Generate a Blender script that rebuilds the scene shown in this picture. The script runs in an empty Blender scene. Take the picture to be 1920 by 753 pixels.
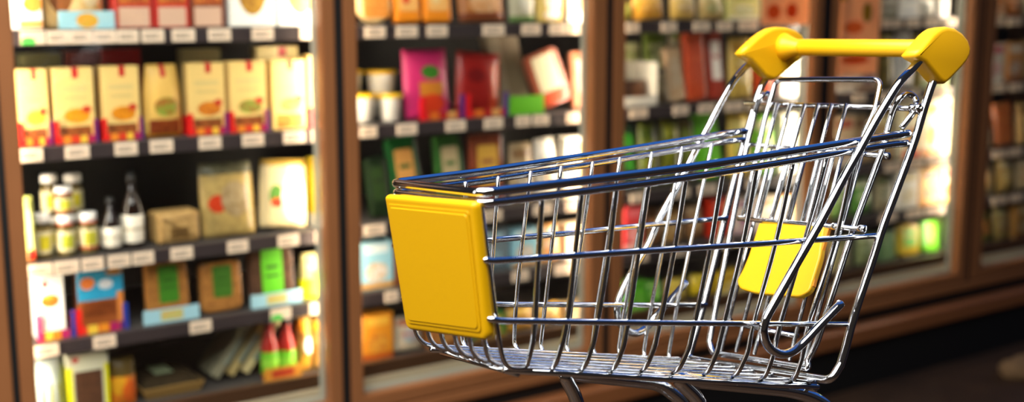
import bpy, bmesh, math, random
from mathutils import Vector, Matrix
random.seed(7)
SC = bpy.context.scene
COL = SC.collection
V3 = Vector

# ------------------------------------------------------------------ camera model
FPX, CAMH = 2250.0, 1.5
PITCH = math.atan(376 / FPX)
FLOOR = -0.12
CAMP = V3((0, 0, CAMH))

def ray(x, y):
    a = (x - 960) / FPX
    b = -(y - 376.5) / FPX
    cp, sp = math.cos(PITCH), math.sin(PITCH)
    return V3((a, cp + b * sp, -sp + b * cp))

# freezer frame: S along the doors, T into the cabinet, Z up
U = V3((.822, .569, 0)).normalized()
W = V3((-U.y, U.x, 0))
DIST = 3.214
MF = Matrix((( U.x, W.x, 0, W.x * DIST), (U.y, W.y, 0, W.y * DIST), (0, 0, 1, 0), (0, 0, 0, 1)))

def sz(x, y, t=0.0):
    r = ray(x, y)
    P = r * ((DIST + t) / r.dot(W))
    return P.dot(U), CAMH + P.z

# ------------------------------------------------------------------ materials
def lin(c):
    if isinstance(c, str):
        c = c.lstrip('#')
        c = [int(c[i:i + 2], 16) / 255 for i in (0, 2, 4)]
    return tuple((v / 12.92 if v <= .04045 else ((v + .055) / 1.055) ** 2.4) for v in c) + (1.0,)

MATS = {}
def mat(name, col, rough=.5, metal=0.0, spec=.5, coat=0.0, emit=None, noise=0.0, nscale=30.0, bump=0.0):
    if name in MATS:
        return MATS[name]
    m = bpy.data.materials.new(name)
    m.use_nodes = True
    nt = m.node_tree
    p = nt.nodes['Principled BSDF']
    c = lin(col)
    p.inputs['Base Color'].default_value = c
    p.inputs['Roughness'].default_value = rough
    p.inputs['Metallic'].default_value = metal
    p.inputs['Specular IOR Level'].default_value = spec
    p.inputs['Coat Weight'].default_value = coat
    if emit:
        p.inputs['Emission Color'].default_value = lin(emit[0])
        p.inputs['Emission Strength'].default_value = emit[1]
    if noise or bump:
        tc = nt.nodes.new('ShaderNodeTexCoord')
        nz = nt.nodes.new('ShaderNodeTexNoise')
        nz.inputs['Scale'].default_value = nscale
        nz.inputs['Detail'].default_value = 5
        nt.links.new(tc.outputs['Object'], nz.inputs['Vector'])
        if noise:
            mx = nt.nodes.new('ShaderNodeMix')
            mx.data_type = 'RGBA'
            mx.inputs[6].default_value = tuple(v * (1 - noise) for v in c[:3]) + (1,)
            mx.inputs[7].default_value = tuple(min(1, v * (1 + noise)) for v in c[:3]) + (1,)
            nt.links.new(nz.outputs['Fac'], mx.inputs[0])
            nt.links.new(mx.outputs[2], p.inputs['Base Color'])
        if bump:
            bp = nt.nodes.new('ShaderNodeBump')
            bp.inputs['Strength'].default_value = bump
            bp.inputs['Distance'].default_value = .002
            nt.links.new(nz.outputs['Fac'], bp.inputs['Height'])
            nt.links.new(bp.outputs['Normal'], p.inputs['Normal'])
    MATS[name] = m
    return m

PCOUNT = [0]
def printed(base, decals=(), rough=.45, mottled=None, spec=.4):
    """paper / film printed with shapes laid out in 0..1 width (x) and height (z)"""
    PCOUNT[0] += 1
    m = bpy.data.materials.new('printed_pack_%03d' % PCOUNT[0])
    m.use_nodes = True
    nt = m.node_tree
    N, L = nt.nodes.new, nt.links.new
    p = nt.nodes['Principled BSDF']
    p.inputs['Roughness'].default_value = rough
    p.inputs['Specular IOR Level'].default_value = spec
    tc = N('ShaderNodeTexCoord')
    nz = N('ShaderNodeTexNoise')
    nz.inputs['Scale'].default_value = 9
    nz.inputs['Detail'].default_value = 4
    nz.inputs['Roughness'].default_value = .7
    L(tc.outputs['Generated'], nz.inputs['Vector'])
    cr = N('ShaderNodeMapRange')
    cr.inputs[1].default_value = .38
    cr.inputs[2].default_value = .62
    L(nz.outputs['Fac'], cr.inputs[0])

    def two(a, b):
        mx = N('ShaderNodeMix')
        mx.data_type = 'RGBA'
        mx.inputs[6].default_value = lin(a)
        mx.inputs[7].default_value = lin(b)
        L(cr.outputs[0], mx.inputs[0])
        return mx.outputs[2]
    cur = None
    if mottled:
        cur = two(base, mottled)
    for k, x, z, rx, rz, c in decals:
        sub = N('ShaderNodeVectorMath')
        sub.operation = 'SUBTRACT'
        sub.inputs[1].default_value = (x, 0, z)
        L(tc.outputs['Generated'], sub.inputs[0])
        mul = N('ShaderNodeVectorMath')
        mul.operation = 'MULTIPLY'
        mul.inputs[1].default_value = (1 / rx, 0, 1 / rz)
        L(sub.outputs[0], mul.inputs[0])
        if k == 'e':
            ln = N('ShaderNodeVectorMath')
            ln.operation = 'LENGTH'
            L(mul.outputs[0], ln.inputs[0])
            d = ln.outputs['Value']
        else:
            ab = N('ShaderNodeVectorMath')
            ab.operation = 'ABSOLUTE'
            L(mul.outputs[0], ab.inputs[0])
            sp = N('ShaderNodeSeparateXYZ')
            L(ab.outputs[0], sp.inputs[0])
            mxm = N('ShaderNodeMath')
            mxm.operation = 'MAXIMUM'
            L(sp.outputs[0], mxm.inputs[0])
            L(sp.outputs[2], mxm.inputs[1])
            d = mxm.outputs[0]
        lt = N('ShaderNodeMath')
        lt.operation = 'LESS_THAN'
        lt.inputs[1].default_value = 1
        L(d, lt.inputs[0])
        mx = N('ShaderNodeMix')
        mx.data_type = 'RGBA'
        L(lt.outputs[0], mx.inputs[0])
        if cur is None:
            mx.inputs[6].default_value = lin(base)
        else:
            L(cur, mx.inputs[6])
        if isinstance(c, tuple):
            L(two(*c), mx.inputs[7])
        else:
            mx.inputs[7].default_value = lin(c)
        cur = mx.outputs[2]
    if cur is None:
        p.inputs['Base Color'].default_value = lin(base)
    else:
        L(cur, p.inputs['Base Color'])
    return m

CHROME = mat('chrome', '#dfe2e6', rough=.07, metal=1)
ZINC = mat('bright_zinc_wire', '#dcdfe2', rough=.09, metal=1)
YEL = mat('yellow_plastic', '#f3b60c', rough=.42, spec=.45, bump=.05, nscale=900)
YELP = mat('yellow_plate_plastic', '#d6a200', rough=.4, spec=.4, bump=.04, nscale=900)
ORG = mat('amber_bracket_and_flap_shade', '#e08a08', rough=.45)  # colour of the brackets, and painted shade on the flap's side
RUB = mat('grey_rubber', '#2a2b2d', rough=.7)
BRONZE = mat('bronze_frame', '#94603a', rough=.38, metal=.1, noise=.12, nscale=6)
BRONZED = mat('dark_bronze', '#4a301c', rough=.45, metal=.1)
BUMP = mat('brown_bumper', '#85522f', rough=.4, noise=.15, nscale=5)
BLACK = mat('black_kick', '#0b0a09', rough=.6)
LINER = mat('dark_liner', '#15120f', rough=.6)
WLINER = mat('grey_divider', '#45453f', rough=.5)
GASK = mat('grey_gasket', '#a9a99c', rough=.5)
BEIGE = mat('beige_sill', '#b3a489', rough=.45)
RAILM = mat('charcoal_price_rail', '#3a3132', rough=.4)
BOARD = mat('shelf_sheet', '#4a4644', rough=.5, metal=.2)
TUBE = mat('lit_tube', '#ffffff', emit=('#ffedd2', 50.0))
TAGM = printed('#f4dcc2', [('r', .45, .62, .32, .05, '#8f7c6c'), ('r', .4, .36, .28, .07, '#6d5c50'), ('r', .8, .3, .1, .12, '#d9bfa4')], rough=.5)
TAGG = printed('#f4dcc2', [('e', .3, .2, .3, .35, '#5fd45c')], rough=.5)

def glass_mat():
    m = bpy.data.materials.new('clear_door_glass')
    m.use_nodes = True
    nt = m.node_tree
    nt.nodes.clear()
    o = nt.nodes.new('ShaderNodeOutputMaterial')
    t = nt.nodes.new('ShaderNodeBsdfTransparent')
    t.inputs[0].default_value = (.97, .98, .97, 1)
    g = nt.nodes.new('ShaderNodeBsdfGlossy')
    g.inputs['Roughness'].default_value = .03
    mx = nt.nodes.new('ShaderNodeMixShader')
    mx.inputs[0].default_value = .035
    nt.links.new(t.outputs[0], mx.inputs[1])
    nt.links.new(g.outputs[0], mx.inputs[2])
    nt.links.new(mx.outputs[0], o.inputs[0])
    return m
GLASS = glass_mat()

# ------------------------------------------------------------------ mesh helpers
def link_bm(name, bm, material, parent=None, matrix=None, smooth=False, bevel=0.0):
    me = bpy.data.meshes.new(name)
    bmesh.ops.recalc_face_normals(bm, faces=bm.faces)
    if smooth:
        for f in bm.faces:
            f.smooth = True
    bm.to_mesh(me)
    bm.free()
    me.materials.append(material)
    o = bpy.data.objects.new(name, me)
    COL.objects.link(o)
    if parent:
        o.parent = parent
    if matrix is not None:
        o.matrix_local = matrix
    return o

def box(x0, x1, y0, y1, z0, z1, bev=0.0, seg=2):
    bm = bmesh.new()
    bmesh.ops.create_cube(bm, size=1)
    bmesh.ops.scale(bm, vec=(x1 - x0, y1 - y0, z1 - z0), verts=bm.verts)
    bmesh.ops.translate(bm, vec=((x0 + x1) / 2, (y0 + y1) / 2, (z0 + z1) / 2), verts=bm.verts)
    if bev:
        bmesh.ops.bevel(bm, geom=bm.edges[:], offset=bev, segments=seg, affect='EDGES', profile=.6)
    return bm

def lathe(profile, seg=28, c=(0, 0)):
    bm = bmesh.new()
    rings = []
    for r, z in profile:
        rings.append([bm.verts.new((c[0] + r * math.cos(2 * math.pi * k / seg), c[1] + r * math.sin(2 * math.pi * k / seg), z)) for k in range(seg)])
    for a, b in zip(rings, rings[1:]):
        for k in range(seg):
            bm.faces.new((a[k], a[(k + 1) % seg], b[(k + 1) % seg], b[k]))
    bm.faces.new(rings[0][::-1])
    bm.faces.new(rings[-1])
    return bm

def catmull(P, n=8):
    out = []
    for i in range(len(P) - 1):
        p0 = P[i - 1] if i else P[i] * 2 - P[i + 1]
        p1, p2 = P[i], P[i + 1]
        p3 = P[i + 2] if i + 2 < len(P) else P[i + 1] * 2 - P[i]
        for k in range(n):
            t = k / n
            out.append(.5 * ((2 * p1) + (p2 - p0) * t + (2 * p0 - 5 * p1 + 4 * p2 - p3) * t * t + (3 * p1 - p0 - 3 * p2 + p3) * t ** 3))
    out.append(P[-1].copy())
    return out

def fillet(P, R, n=7):
    out = [P[0]]
    for i in range(1, len(P) - 1):
        r = R[i] if isinstance(R, (list, tuple)) else R
        a, b, c = P[i - 1], P[i], P[i + 1]
        d1, d2 = (a - b), (c - b)
        q = min(r, d1.length * .49, d2.length * .49)
        if q < 1e-5:
            out.append(b)
            continue
        s, e = b + d1.normalized() * q, b + d2.normalized() * q
        for k in range(n + 1):
            t = k / n
            out.append(s * (1 - t) ** 2 + b * 2 * t * (1 - t) + e * t * t)
    out.append(P[-1])
    return out

def tube(P, r, seg=14, closed=False, r2=None):
    bm = bmesh.new()
    Q = [P[0]]
    for p in P[1:]:
        if (p - Q[-1]).length > 1e-5:
            Q.append(p)
    P = Q
    n = len(P)
    t0 = (P[1] - P[0]).normalized()
    ref = V3((0, 0, 1)) if abs(t0.z) < .9 else V3((1, 0, 0))
    nrm = t0.cross(ref).normalized()
    rings = []
    for i in range(n):
        a = P[i - 1] if i else P[i]
        b = P[i + 1] if i < n - 1 else P[i]
        t = (b - a).normalized()
        nrm = (nrm - t * nrm.dot(t)).normalized()
        bi = t.cross(nrm)
        rr = r if r2 is None else r + (r2 - r) * i / (n - 1)
        rings.append([bm.verts.new(P[i] + (nrm * math.cos(2 * math.pi * k / seg) + bi * math.sin(2 * math.pi * k / seg)) * rr) for k in range(seg)])
    for a, b in zip(rings, rings[1:]):
        for k in range(seg):
            bm.faces.new((a[k], a[(k + 1) % seg], b[(k + 1) % seg], b[k]))
    for ring, s in ((rings[0], -1), (rings[-1], 1)):
        c = sum((v.co for v in ring), V3()) / seg
        i = 0 if s < 0 else n - 1
        d = ((P[1] - P[0]) if s < 0 else (P[-1] - P[-2])).normalized() * s
        inner = [bm.verts.new(c + (v.co - c) * .8 + d * (r * .18)) for v in ring]
        for k in range(seg):
            f = (ring[k], ring[(k + 1) % seg], inner[(k + 1) % seg], inner[k])
            bm.faces.new(f if s > 0 else f[::-1])
        bm.faces.new(inner if s > 0 else inner[::-1])
    return bm

def prism(pts, vec, bev=0.0, seg=3):
    """pts: planar outline; extruded along vec"""
    bm = bmesh.new()
    a = [bm.verts.new(p) for p in pts]
    b = [bm.verts.new(p + vec) for p in pts]
    n = len(pts)
    bm.faces.new(a)
    bm.faces.new(b[::-1])
    for k in range(n):
        bm.faces.new((a[k], b[k], b[(k + 1) % n], a[(k + 1) % n]))
    bmesh.ops.recalc_face_normals(bm, faces=bm.faces)
    if bev:
        bm.edges.ensure_lookup_table()
        es = [e for e in bm.edges if all(v in set(a) for v in e.verts) or all(v in set(b) for v in e.verts)]
        bmesh.ops.bevel(bm, geom=es, offset=bev, segments=seg, affect='EDGES', profile=.5)
    return bm

def tag(o, label, cat, group=None):
    o['label'] = label
    o['category'] = cat
    if group:
        o['group'] = group
    return o

def empty(name, matrix, label=None, cat=None, group=None):
    o = bpy.data.objects.new(name, None)
    o.empty_display_size = .05
    COL.objects.link(o)
    o.matrix_world = matrix
    if label:
        tag(o, label, cat, group)
    return o

# ------------------------------------------------------------------ setting
def struct(o):
    o['kind'] = 'structure'
    return o
fm = bpy.data.materials.new('dark_brown_floor')
fm.use_nodes = True
_nt = fm.node_tree
_p = _nt.nodes['Principled BSDF']
_p.inputs['Roughness'].default_value = .7
_p.inputs['Specular IOR Level'].default_value = .2
_tc = _nt.nodes.new('ShaderNodeTexCoord')
_nz = _nt.nodes.new('ShaderNodeTexNoise')
_nz.inputs['Scale'].default_value = 1.6
_nz.inputs['Detail'].default_value = 6
_cr = _nt.nodes.new('ShaderNodeValToRGB')
_cr.color_ramp.elements[0].color = lin('#2a1d14')
_cr.color_ramp.elements[1].color = lin('#453120')
_cr.color_ramp.elements[0].position = .35
_cr.color_ramp.elements[1].position = .7
_nt.links.new(_tc.outputs['Object'], _nz.inputs['Vector'])
_nt.links.new(_nz.outputs['Fac'], _cr.inputs[0])
_nt.links.new(_cr.outputs[0], _p.inputs['Base Color'])
struct(link_bm('floor', box(-7, 9, -6, 9, FLOOR - .1, FLOOR), fm))

# ------------------------------------------------------------------ the run of freezers
S_END0, S_END1 = -.25, 6.05
ZTOP = 1.98
fz = empty('freezer_cabinet', MF, 'long upright shop freezer with bronze-framed glass doors and brown bumper rail', 'freezer')
def fpart(name, bm, m, parent=fz, smooth=False):
    return link_bm(name, bm, m, parent, smooth=smooth)
fpart('back_panel', box(S_END0, S_END1, .70, .76, FLOOR, ZTOP + .12), LINER)
fpart('top_panel', box(S_END0, S_END1, 0.0, .70, ZTOP, ZTOP + .12), BRONZED)
for s in (S_END0, S_END1):
    fpart('side_panel', box(s - .03, s + .03, .0, .70, FLOOR, ZTOP), BRONZED)
fpart('deck', box(S_END0 + .03, S_END1 - .03, .09, .70, .26, .345), BOARD)
fpart('deck_lip', box(S_END0 + .03, S_END1 - .03, .07, .09, .316, .36, .004), BRONZED)
fpart('deck_trim', box(S_END0 + .03, S_END1 - .03, .066, .09, .235, .314, .004), BEIGE)
fpart('sill', box(S_END0, S_END1, -.008, .07, .198, .232, .006), BRONZE)
fpart('recess_shade_strip', box(S_END0, S_END1, .012, .07, .12, .197), BLACK)  # black strip painted in for the dark of the open gap
fpart('bumper_rail', box(S_END0, S_END1, -.05, .02, .078, .150, .014, 4), BUMP)
fpart('kick_plate', box(S_END0, S_END1, -.025, .05, FLOOR, .074), BLACK)
# doors: outer stile edge, inner stile edge, inner, outer
DOORS = [(-.20, -.15, .590, .642), (.660, .700, 1.552, 1.594), (1.622, 1.666, 2.560, 2.622),
         (2.651, 2.706, 3.663, 3.712), (3.764, 3.806, 4.680, 4.748), (4.779, 4.856, 5.86, 5.93)]
DZ0, DZ1 = .236, 1.965
def door_ring(a, b, c, d, z0, z0i, z1i, z1, t0, t1):
    bm = bmesh.new()
    o = [(a, z0), (d, z0), (d, z1), (a, z1)]
    i = [(b, z0i), (c, z0i), (c, z1i), (b, z1i)]
    vs = {}
    for nm, L in (('o', o), ('i', i)):
        for t in (0, 1):
            vs[nm, t] = [bm.verts.new((x, t1 if t else t0, z)) for x, z in L]
    for k in range(4):
        j = (k + 1) % 4
        bm.faces.new((vs['o', 0][k], vs['o', 0][j], vs['i', 0][j], vs['i', 0][k]))
        bm.faces.new((vs['o', 1][j], vs['o', 1][k], vs['i', 1][k], vs['i', 1][j]))
        bm.faces.new((vs['o', 0][j], vs['o', 0][k], vs['o', 1][k], vs['o', 1][j]))
        bm.faces.new((vs['i', 0][k], vs['i', 0][j], vs['i', 1][j], vs['i', 1][k]))
    bmesh.ops.recalc_face_normals(bm, faces=bm.faces)
    bmesh.ops.bevel(bm, geom=bm.edges[:], offset=.004, segments=2, affect='EDGES')
    return bm
for k, (a, b, c, d) in enumerate(DOORS):
    door = fpart('glass_door', door_ring(a, b, c, d, DZ0, DZ0 + .045, DZ1 - .06, DZ1, 0, .042), BRONZE)
    fpart('glass_pane', box(b - .004, c + .004, .022, .028, DZ0 + .04, DZ1 - .055), GLASS, door)
    fpart('gasket', door_ring(b - .004, b + .004, c - .012, c + .004, DZ0 + .036, DZ0 + .058, DZ1 - .068, DZ1 - .05, .0435, .058), GASK, door)
    fpart('door_handle', box(a + .008, a + .022, -.035, -.022, .95 + .9, 1.05 + .9, .004), BRONZED, door)
posts = [(DOORS[i][3], DOORS[i + 1][0]) for i in range(5)]
for a, b in posts:
    m = (a + b) / 2
    fpart('gap_shade_strip', box(a + .0015, b - .0015, .004, .043, .235, ZTOP - .01), BLACK)  # black filler stands in for the shade between neighbouring doors
    fpart('mullion', box(a - .008, b + .008, .044, .060, .36, ZTOP), BLACK)
    fpart('reflector', box(m - .006, m + .006, .112, .150, .36, ZTOP - .02), WLINER)
    for sg in (-1, 1):
        x = m + sg * .019
        fpart('light_tube', lathe([(.0, .40), (.009, .40), (.009, ZTOP - .08), (.0, ZTOP - .08)], 12, (x, .073)), TUBE, smooth=True)
# ------------------------------------------------------------------ shelves with price tags
SHELF_Z = [1.383, 1.076, .764, .540]      # underside of each price rail
RH = .040
SH = ['top', 'second', 'third', 'fourth', 'bottom']
BAY = ['', 'first', 'second', 'third', 'fourth', 'fifth']
def zb(sh):
    return SHELF_Z[sh] + RH + .001 if sh < 4 else .3455
TAGS = {
    (1, 0): [(38, 84), (87, 130), (131, 173), (175, 217), (219, 259), (265, 307), (322, 365), (390, 432), (472, 512), (562, 606)],
    (1, 1): [(36, 80), (122, 167), (215, 257), (281, 324), (373, 414), (454, 494), (531, 571), (584, 612)],
    (1, 2): [(50, 98), (101, 148), (153, 194), (202, 244), (248, 288), (320, 361), (426, 465), (521, 560), (590, 616)],
    (1, 3): [(65, 110), (175, 217), (356, 396), (507, 545), (580, 616)],
    (2, 0): [(684, 722), (743, 782), (801, 838), (905, 945), (978, 1012), (1030, 1062), (1066, 1096)],
    (2, 1): [(675, 706), (744, 781), (836, 872), (908, 942), (967, 993), (999, 1028), (1062, 1096)],
    (2, 2): [(682, 722), (742, 772), (800, 830), (905, 940), (1000, 1034), (1060, 1090)],
    (2, 3): [(722, 746), (800, 830), (960, 990), (1040, 1080)],
    (3, 0): [(1174, 1198), (1240, 1268), (1300, 1330), (1345, 1372), (1385, 1420)],
    (3, 1): [(1181, 1213), (1262, 1290), (1310, 1340), (1360, 1392), (1400, 1430)],
    (3, 2): [(1182, 1206), (1262, 1292), (1310, 1342), (1400, 1430)],
    (3, 3): [(1190, 1214), (1262, 1284), (1340, 1370)],
    (4, 0): [(1655, 1690), (1700, 1724), (1735, 1760), (1768, 1790)],
    (4, 1): [(1600, 1622), (1650, 1676), (1690, 1720), (1740, 1780)],
    (4, 2): [(1660, 1690), (1700, 1730), (1738, 1772)],
    (4, 3): [(1650, 1680), (1700, 1728), (1735, 1768)],
    (5, 0): [(1858, 1880), (1890, 1914)], (5, 1): [(1856, 1884), (1894, 1918)],
    (5, 2): [(1862, 1884), (1892, 1916)], (5, 3): [(1860, 1886), (1896, 1918)],
}
for bay in range(1, 6):
    s0, s1 = DOORS[bay][1] - .03, DOORS[bay][2] + .02
    for k, z in enumerate(SHELF_Z):
        sh = empty('freezer_shelf', MF @ Matrix.Translation((s0, .10, z)),
                   'dark freezer shelf with price tags along its edge, %s shelf behind the %s glass door' % (SH[k], BAY[bay]), 'shelf', 'freezer shelves')
        w = s1 - s0
        link_bm('shelf_board', box(0, w, .012, .52, RH - .014, RH), BOARD, sh)
        link_bm('price_rail', box(0, w, 0, .011, 0, RH, .003), RAILM, sh)
        for j, (x0, x1) in enumerate(TAGS.get((bay, k), [])):
            ya = 376
            for _ in range(3):                                     # find the picture height of this rail here
                s, zz = sz((x0 + x1) / 2, ya, .1)
                ya += (zz - (z + RH / 2)) * FPX / (DIST * .82 + .57 * s)
            a, b = sz(x0, ya, .1)[0] - s0, sz(x1, ya, .1)[0] - s0
            a, b = max(a, .004), min(b, w - .004)
            g = (bay, k, j) in ((1, 0, 0), (1, 3, 3))
            link_bm('price_tag', box(a, b, -.0035, -.0005, .003, RH - .002), TAGG if g else TAGM, sh)

# ------------------------------------------------------------------ product shapes (x across, y into shelf, z up; base centre at front)
def m_carton(w, h, d):
    return box(-w / 2, w / 2, 0, d, 0, h, min(w, d) * .025, 1)

def m_bag(w, h, d, top=.9, nx=10, nz=14, seal=True):
    """a filled pouch: pillow-shaped, sealed flat along top"""
    bm = bmesh.new()
    F, B = [], []
    for j in range(nz + 1):
        v = j / nz
        hw = w / 2 * (1 - (1 - top) * max(0, (v - .55) / .45) ** 1.3)
        prof = (math.sin(math.pi * min(1, (v * .93 + .07))) ** .55) if v < 1 else 0
        rf, rb = [], []
        for i in range(nx + 1):
            u = i / nx * 2 - 1
            bul = d / 2 * prof * max(0, 1 - abs(u) ** 2.6) ** .7
            wr = .0022 * math.sin(7 * u + 9 * v) * math.sin(5 * v + 3 * u)
            rf.append(bm.verts.new((u * hw, d / 2 - bul - .002 + wr * (bul > .004), v * h)))
            rb.append(bm.verts.new((u * hw, d / 2 + bul + .002, v * h)))
        F.append(rf)
        B.append(rb)
    for j in range(nz):
        for i in range(nx):
            bm.faces.new((F[j][i], F[j][i + 1], F[j + 1][i + 1], F[j + 1][i]))
            bm.faces.new((B[j][i + 1], B[j][i], B[j + 1][i], B[j + 1][i + 1]))
        bm.faces.new((F[j][0], F[j + 1][0], B[j + 1][0], B[j][0]))
        bm.faces.new((F[j][nx], B[j][nx], B[j + 1][nx], F[j + 1][nx]))
    for i in range(nx):
        bm.faces.new((F[0][i + 1], F[0][i], B[0][i], B[0][i + 1]))
        bm.faces.new((F[nz][i], F[nz][i + 1], B[nz][i + 1], B[nz][i]))
    return bm

def rrect(w, h, r, n=5):
    pts = []
    for cx, cz, a0 in ((w / 2 - r, h - r, 0), (-w / 2 + r, h - r, 90), (-w / 2 + r, r, 180), (w / 2 - r, r, 270)):
        for k in range(n + 1):
            a = math.radians(a0 + 90 * k / n)
            pts.append((cx + r * math.cos(a), cz + r * math.sin(a)))
    return pts

def m_slab(w, h, d, r=.2, bev=.25):
    pts = [V3((x, 0, z)) for x, z in rrect(w, h, min(w, h) * r)]
    return prism(pts, V3((0, d, 0)), min(d * bev, .02), 2)

def m_display(w, h, d, lip=.32):
    """shelf-ready tray: low front lip, two tall front corners, sides rising to the back"""
    bm = bmesh.new()
    cw = w * .10
    t = .004
    out = [(-w / 2, 0), (w / 2, 0), (w / 2, h), (w / 2 - cw, h), (w / 2 - cw, h * lip), (-w / 2 + cw, h * lip), (-w / 2 + cw, h), (-w / 2, h)]
    f = [bm.verts.new((x, 0, z)) for x, z in out]
    g = [bm.verts.new((x, t, z)) for x, z in out]
    bm.faces.new(f)
    bm.faces.new(g[::-1])
    for k in range(8):
        j = (k + 1) % 8
        bm.faces.new((f[k], g[k], g[j], f[j]))
    for s in (-1, 1):
        x = s * w / 2
        q = [(x, t, 0), (x, d, 0), (x, d, h * .8), (x, t, h)]
        a = [bm.verts.new(p) for p in q]
        b = [bm.verts.new((p[0] - s * t, p[1], p[2])) for p in q]
        bm.faces.new(a)
        bm.faces.new(b[::-1])
        for k in range(4):
            j = (k + 1) % 4
            bm.faces.new((a[k], b[k], b[j], a[j]))
    bmesh.ops.remove_doubles(bm, verts=bm.verts, dist=1e-5)
    return bm

def place(s, t, z, lean=0.0, yaw=0.0, roll=0.0, w=0.0, d=0.0):
    z = z + d * math.sin(math.radians(abs(lean))) + w / 2 * math.sin(math.radians(abs(roll))) + .0004
    return MF @ Matrix.Translation((s, t, z)) @ Matrix.Rotation(math.radians(yaw), 4, 'Z') @ Matrix.Rotation(-math.radians(lean), 4, 'X') @ Matrix.Rotation(math.radians(roll), 4, 'Y')

def carton(M, w, h, d, m, label, group, cat='carton'):
    o = link_bm('food_carton', m_carton(w, h, d), m, matrix=M)
    return tag(o, label, cat, group)

def bag(M, w, h, d, m, label, group, top=.9):
    o = link_bm('food_pouch', m_bag(w, h, d, top), m, matrix=M, smooth=True)
    return tag(o, label, 'bag', group)

def tub(M, w, h, body, lidc, label, group, name='food_tub'):
    e = empty(name, M, label, 'tub', group)
    r = w / 2
    link_bm('tub_body', lathe([(r * .62, 0), (r * .74, .003), (r * .90, h * .84), (r * .93, h * .86)], 32, (0, r)), body, e, smooth=True)
    link_bm('lid', lathe([(r * .95, h * .86), (r * 1.0, h * .87), (r * 1.0, h * .96), (r * .93, h), (r * .2, h * .985)], 32, (0, r)), lidc, e, smooth=True)
    return e

def jar(M, w, h, body, labelm, lidm, band, label, group):
    e = empty('relish_jar', M, label, 'jar', group)
    r = w / 2 * .94
    link_bm('jar_body', lathe([(r * .88, 0), (r, .006), (r, h * .66), (r * .8, h * .76), (r * .78, h * .80)], 28, (0, r)), body, e, smooth=True)
    link_bm('jar_label', lathe([(r * 1.01, h * .12), (r * 1.02, h * .13), (r * 1.02, h * .60), (r * 1.01, h * .61)], 28, (0, r)), labelm, e, smooth=True)
    link_bm('lid', lathe([(r * .86, h * .80), (r * .92, h * .82), (r * .92, h * .97), (r * .86, h), (.001, h)], 28, (0, r)), lidm, e, smooth=True)
    link_bm('lid_band', lathe([(r * .84, h * .745), (r * .93, h * .75), (r * .93, h * .80), (r * .84, h * .805)], 28, (0, r)), band, e, smooth=True)
    return e

def bottle(M, w, h, body, labelm, capm, label, group, neck=.34, name='sauce_bottle'):
    e = empty(name, M, label, 'bottle', group)
    r = w / 2
    link_bm('bottle_body', lathe([(r * .9, 0), (r, .006), (r, h * .52), (r * .8, h * .62), (r * neck, h * .74), (r * neck, h * .90)], 28, (0, r)), body, e, smooth=True)
    link_bm('bottle_label', lathe([(r * 1.01, h * .08), (r * 1.025, h * .085), (r * 1.025, h * .44), (r * 1.01, h * .445)], 28, (0, r)), labelm, e, smooth=True)
    link_bm('cap', lathe([(r * neck * 1.15, h * .88), (r * neck * 1.2, h * .89), (r * neck * 1.15, h), (.001, h)], 20, (0, r)), capm, e, smooth=True)
    return e

def tray_pack(M, w, h, d, film, labelm, label, group, lab=(.5, .55, .5, .6), cat='packet', name='tray_packet', r=.16):
    """sealed food tray stood on edge, its labelled face forward"""
    e = empty(name, M, label, cat, group)
    link_bm('tray', m_slab(w, h, d, r), film, e, smooth=False)
    lw, lh = w * lab[2], h * lab[3]
    L = link_bm('pack_label', m_slab(lw, lh, .0015, .12, .2), labelm, e)
    L.matrix_local = Matrix.Translation((w * (lab[0] - .5), -.0012, h * lab[1] - lh / 2))
    return e

def flat_tray(M, w, h, d, base, film, labelm, label, group):
    """tray lying flat on its base, domed film on top"""
    e = empty('flat_food_tray', M, label, 'packet', group)
    bm = bmesh.new()
    lv = []
    for z, k in ((0, .88), (h * .45, 1.0), (h * .52, 1.0)):
        lv.append([bm.verts.new((x * k * w, d / 2 + y * k * d, z)) for x, y in ((-.5, -.5), (.5, -.5), (.5, .5), (-.5, .5))])
    for a, b in zip(lv, lv[1:]):
        for k in range(4):
            bm.faces.new((a[k], a[(k + 1) % 4], b[(k + 1) % 4], b[k]))
    bm.faces.new(lv[0][::-1])
    bm.faces.new(lv[-1])
    link_bm('tray', bm, base, e)
    bm = bmesh.new()
    g = []
    for j in range(9):
        row = []
        for i in range(13):
            u, v = i / 6 - 1, j / 4 - 1
            row.append(bm.verts.new((u * w * .48, d / 2 + v * d * .48, h * .53 + h * .47 * (max(0, 1 - u ** 4) * max(0, 1 - v ** 4)) ** .6)))
        g.append(row)
    for j in range(8):
        for i in range(12):
            bm.faces.new((g[j][i], g[j][i + 1], g[j + 1][i + 1], g[j + 1][i]))
    link_bm('film', bm, film, e, smooth=True)
    link_bm('pack_label', box(-w * .22, w * .08, d * .2, d * .6, h * 1.001, h * 1.01), labelm, e)
    return e

def display_tray(M, w, h, d, m, label, group, lip=.32):
    o = link_bm('display_tray', m_display(w, h, d, lip), m, matrix=M)
    return tag(o, label, 'display tray', group)

def span(x0, x1, ym, t):
    a, b = sz(x0, ym, t)[0], sz(x1, ym, t)[0]
    return (a + b) / 2, (b - a) - .003
def top_z(xc, y, t):
    return sz(xc, y, t)[1]

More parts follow.
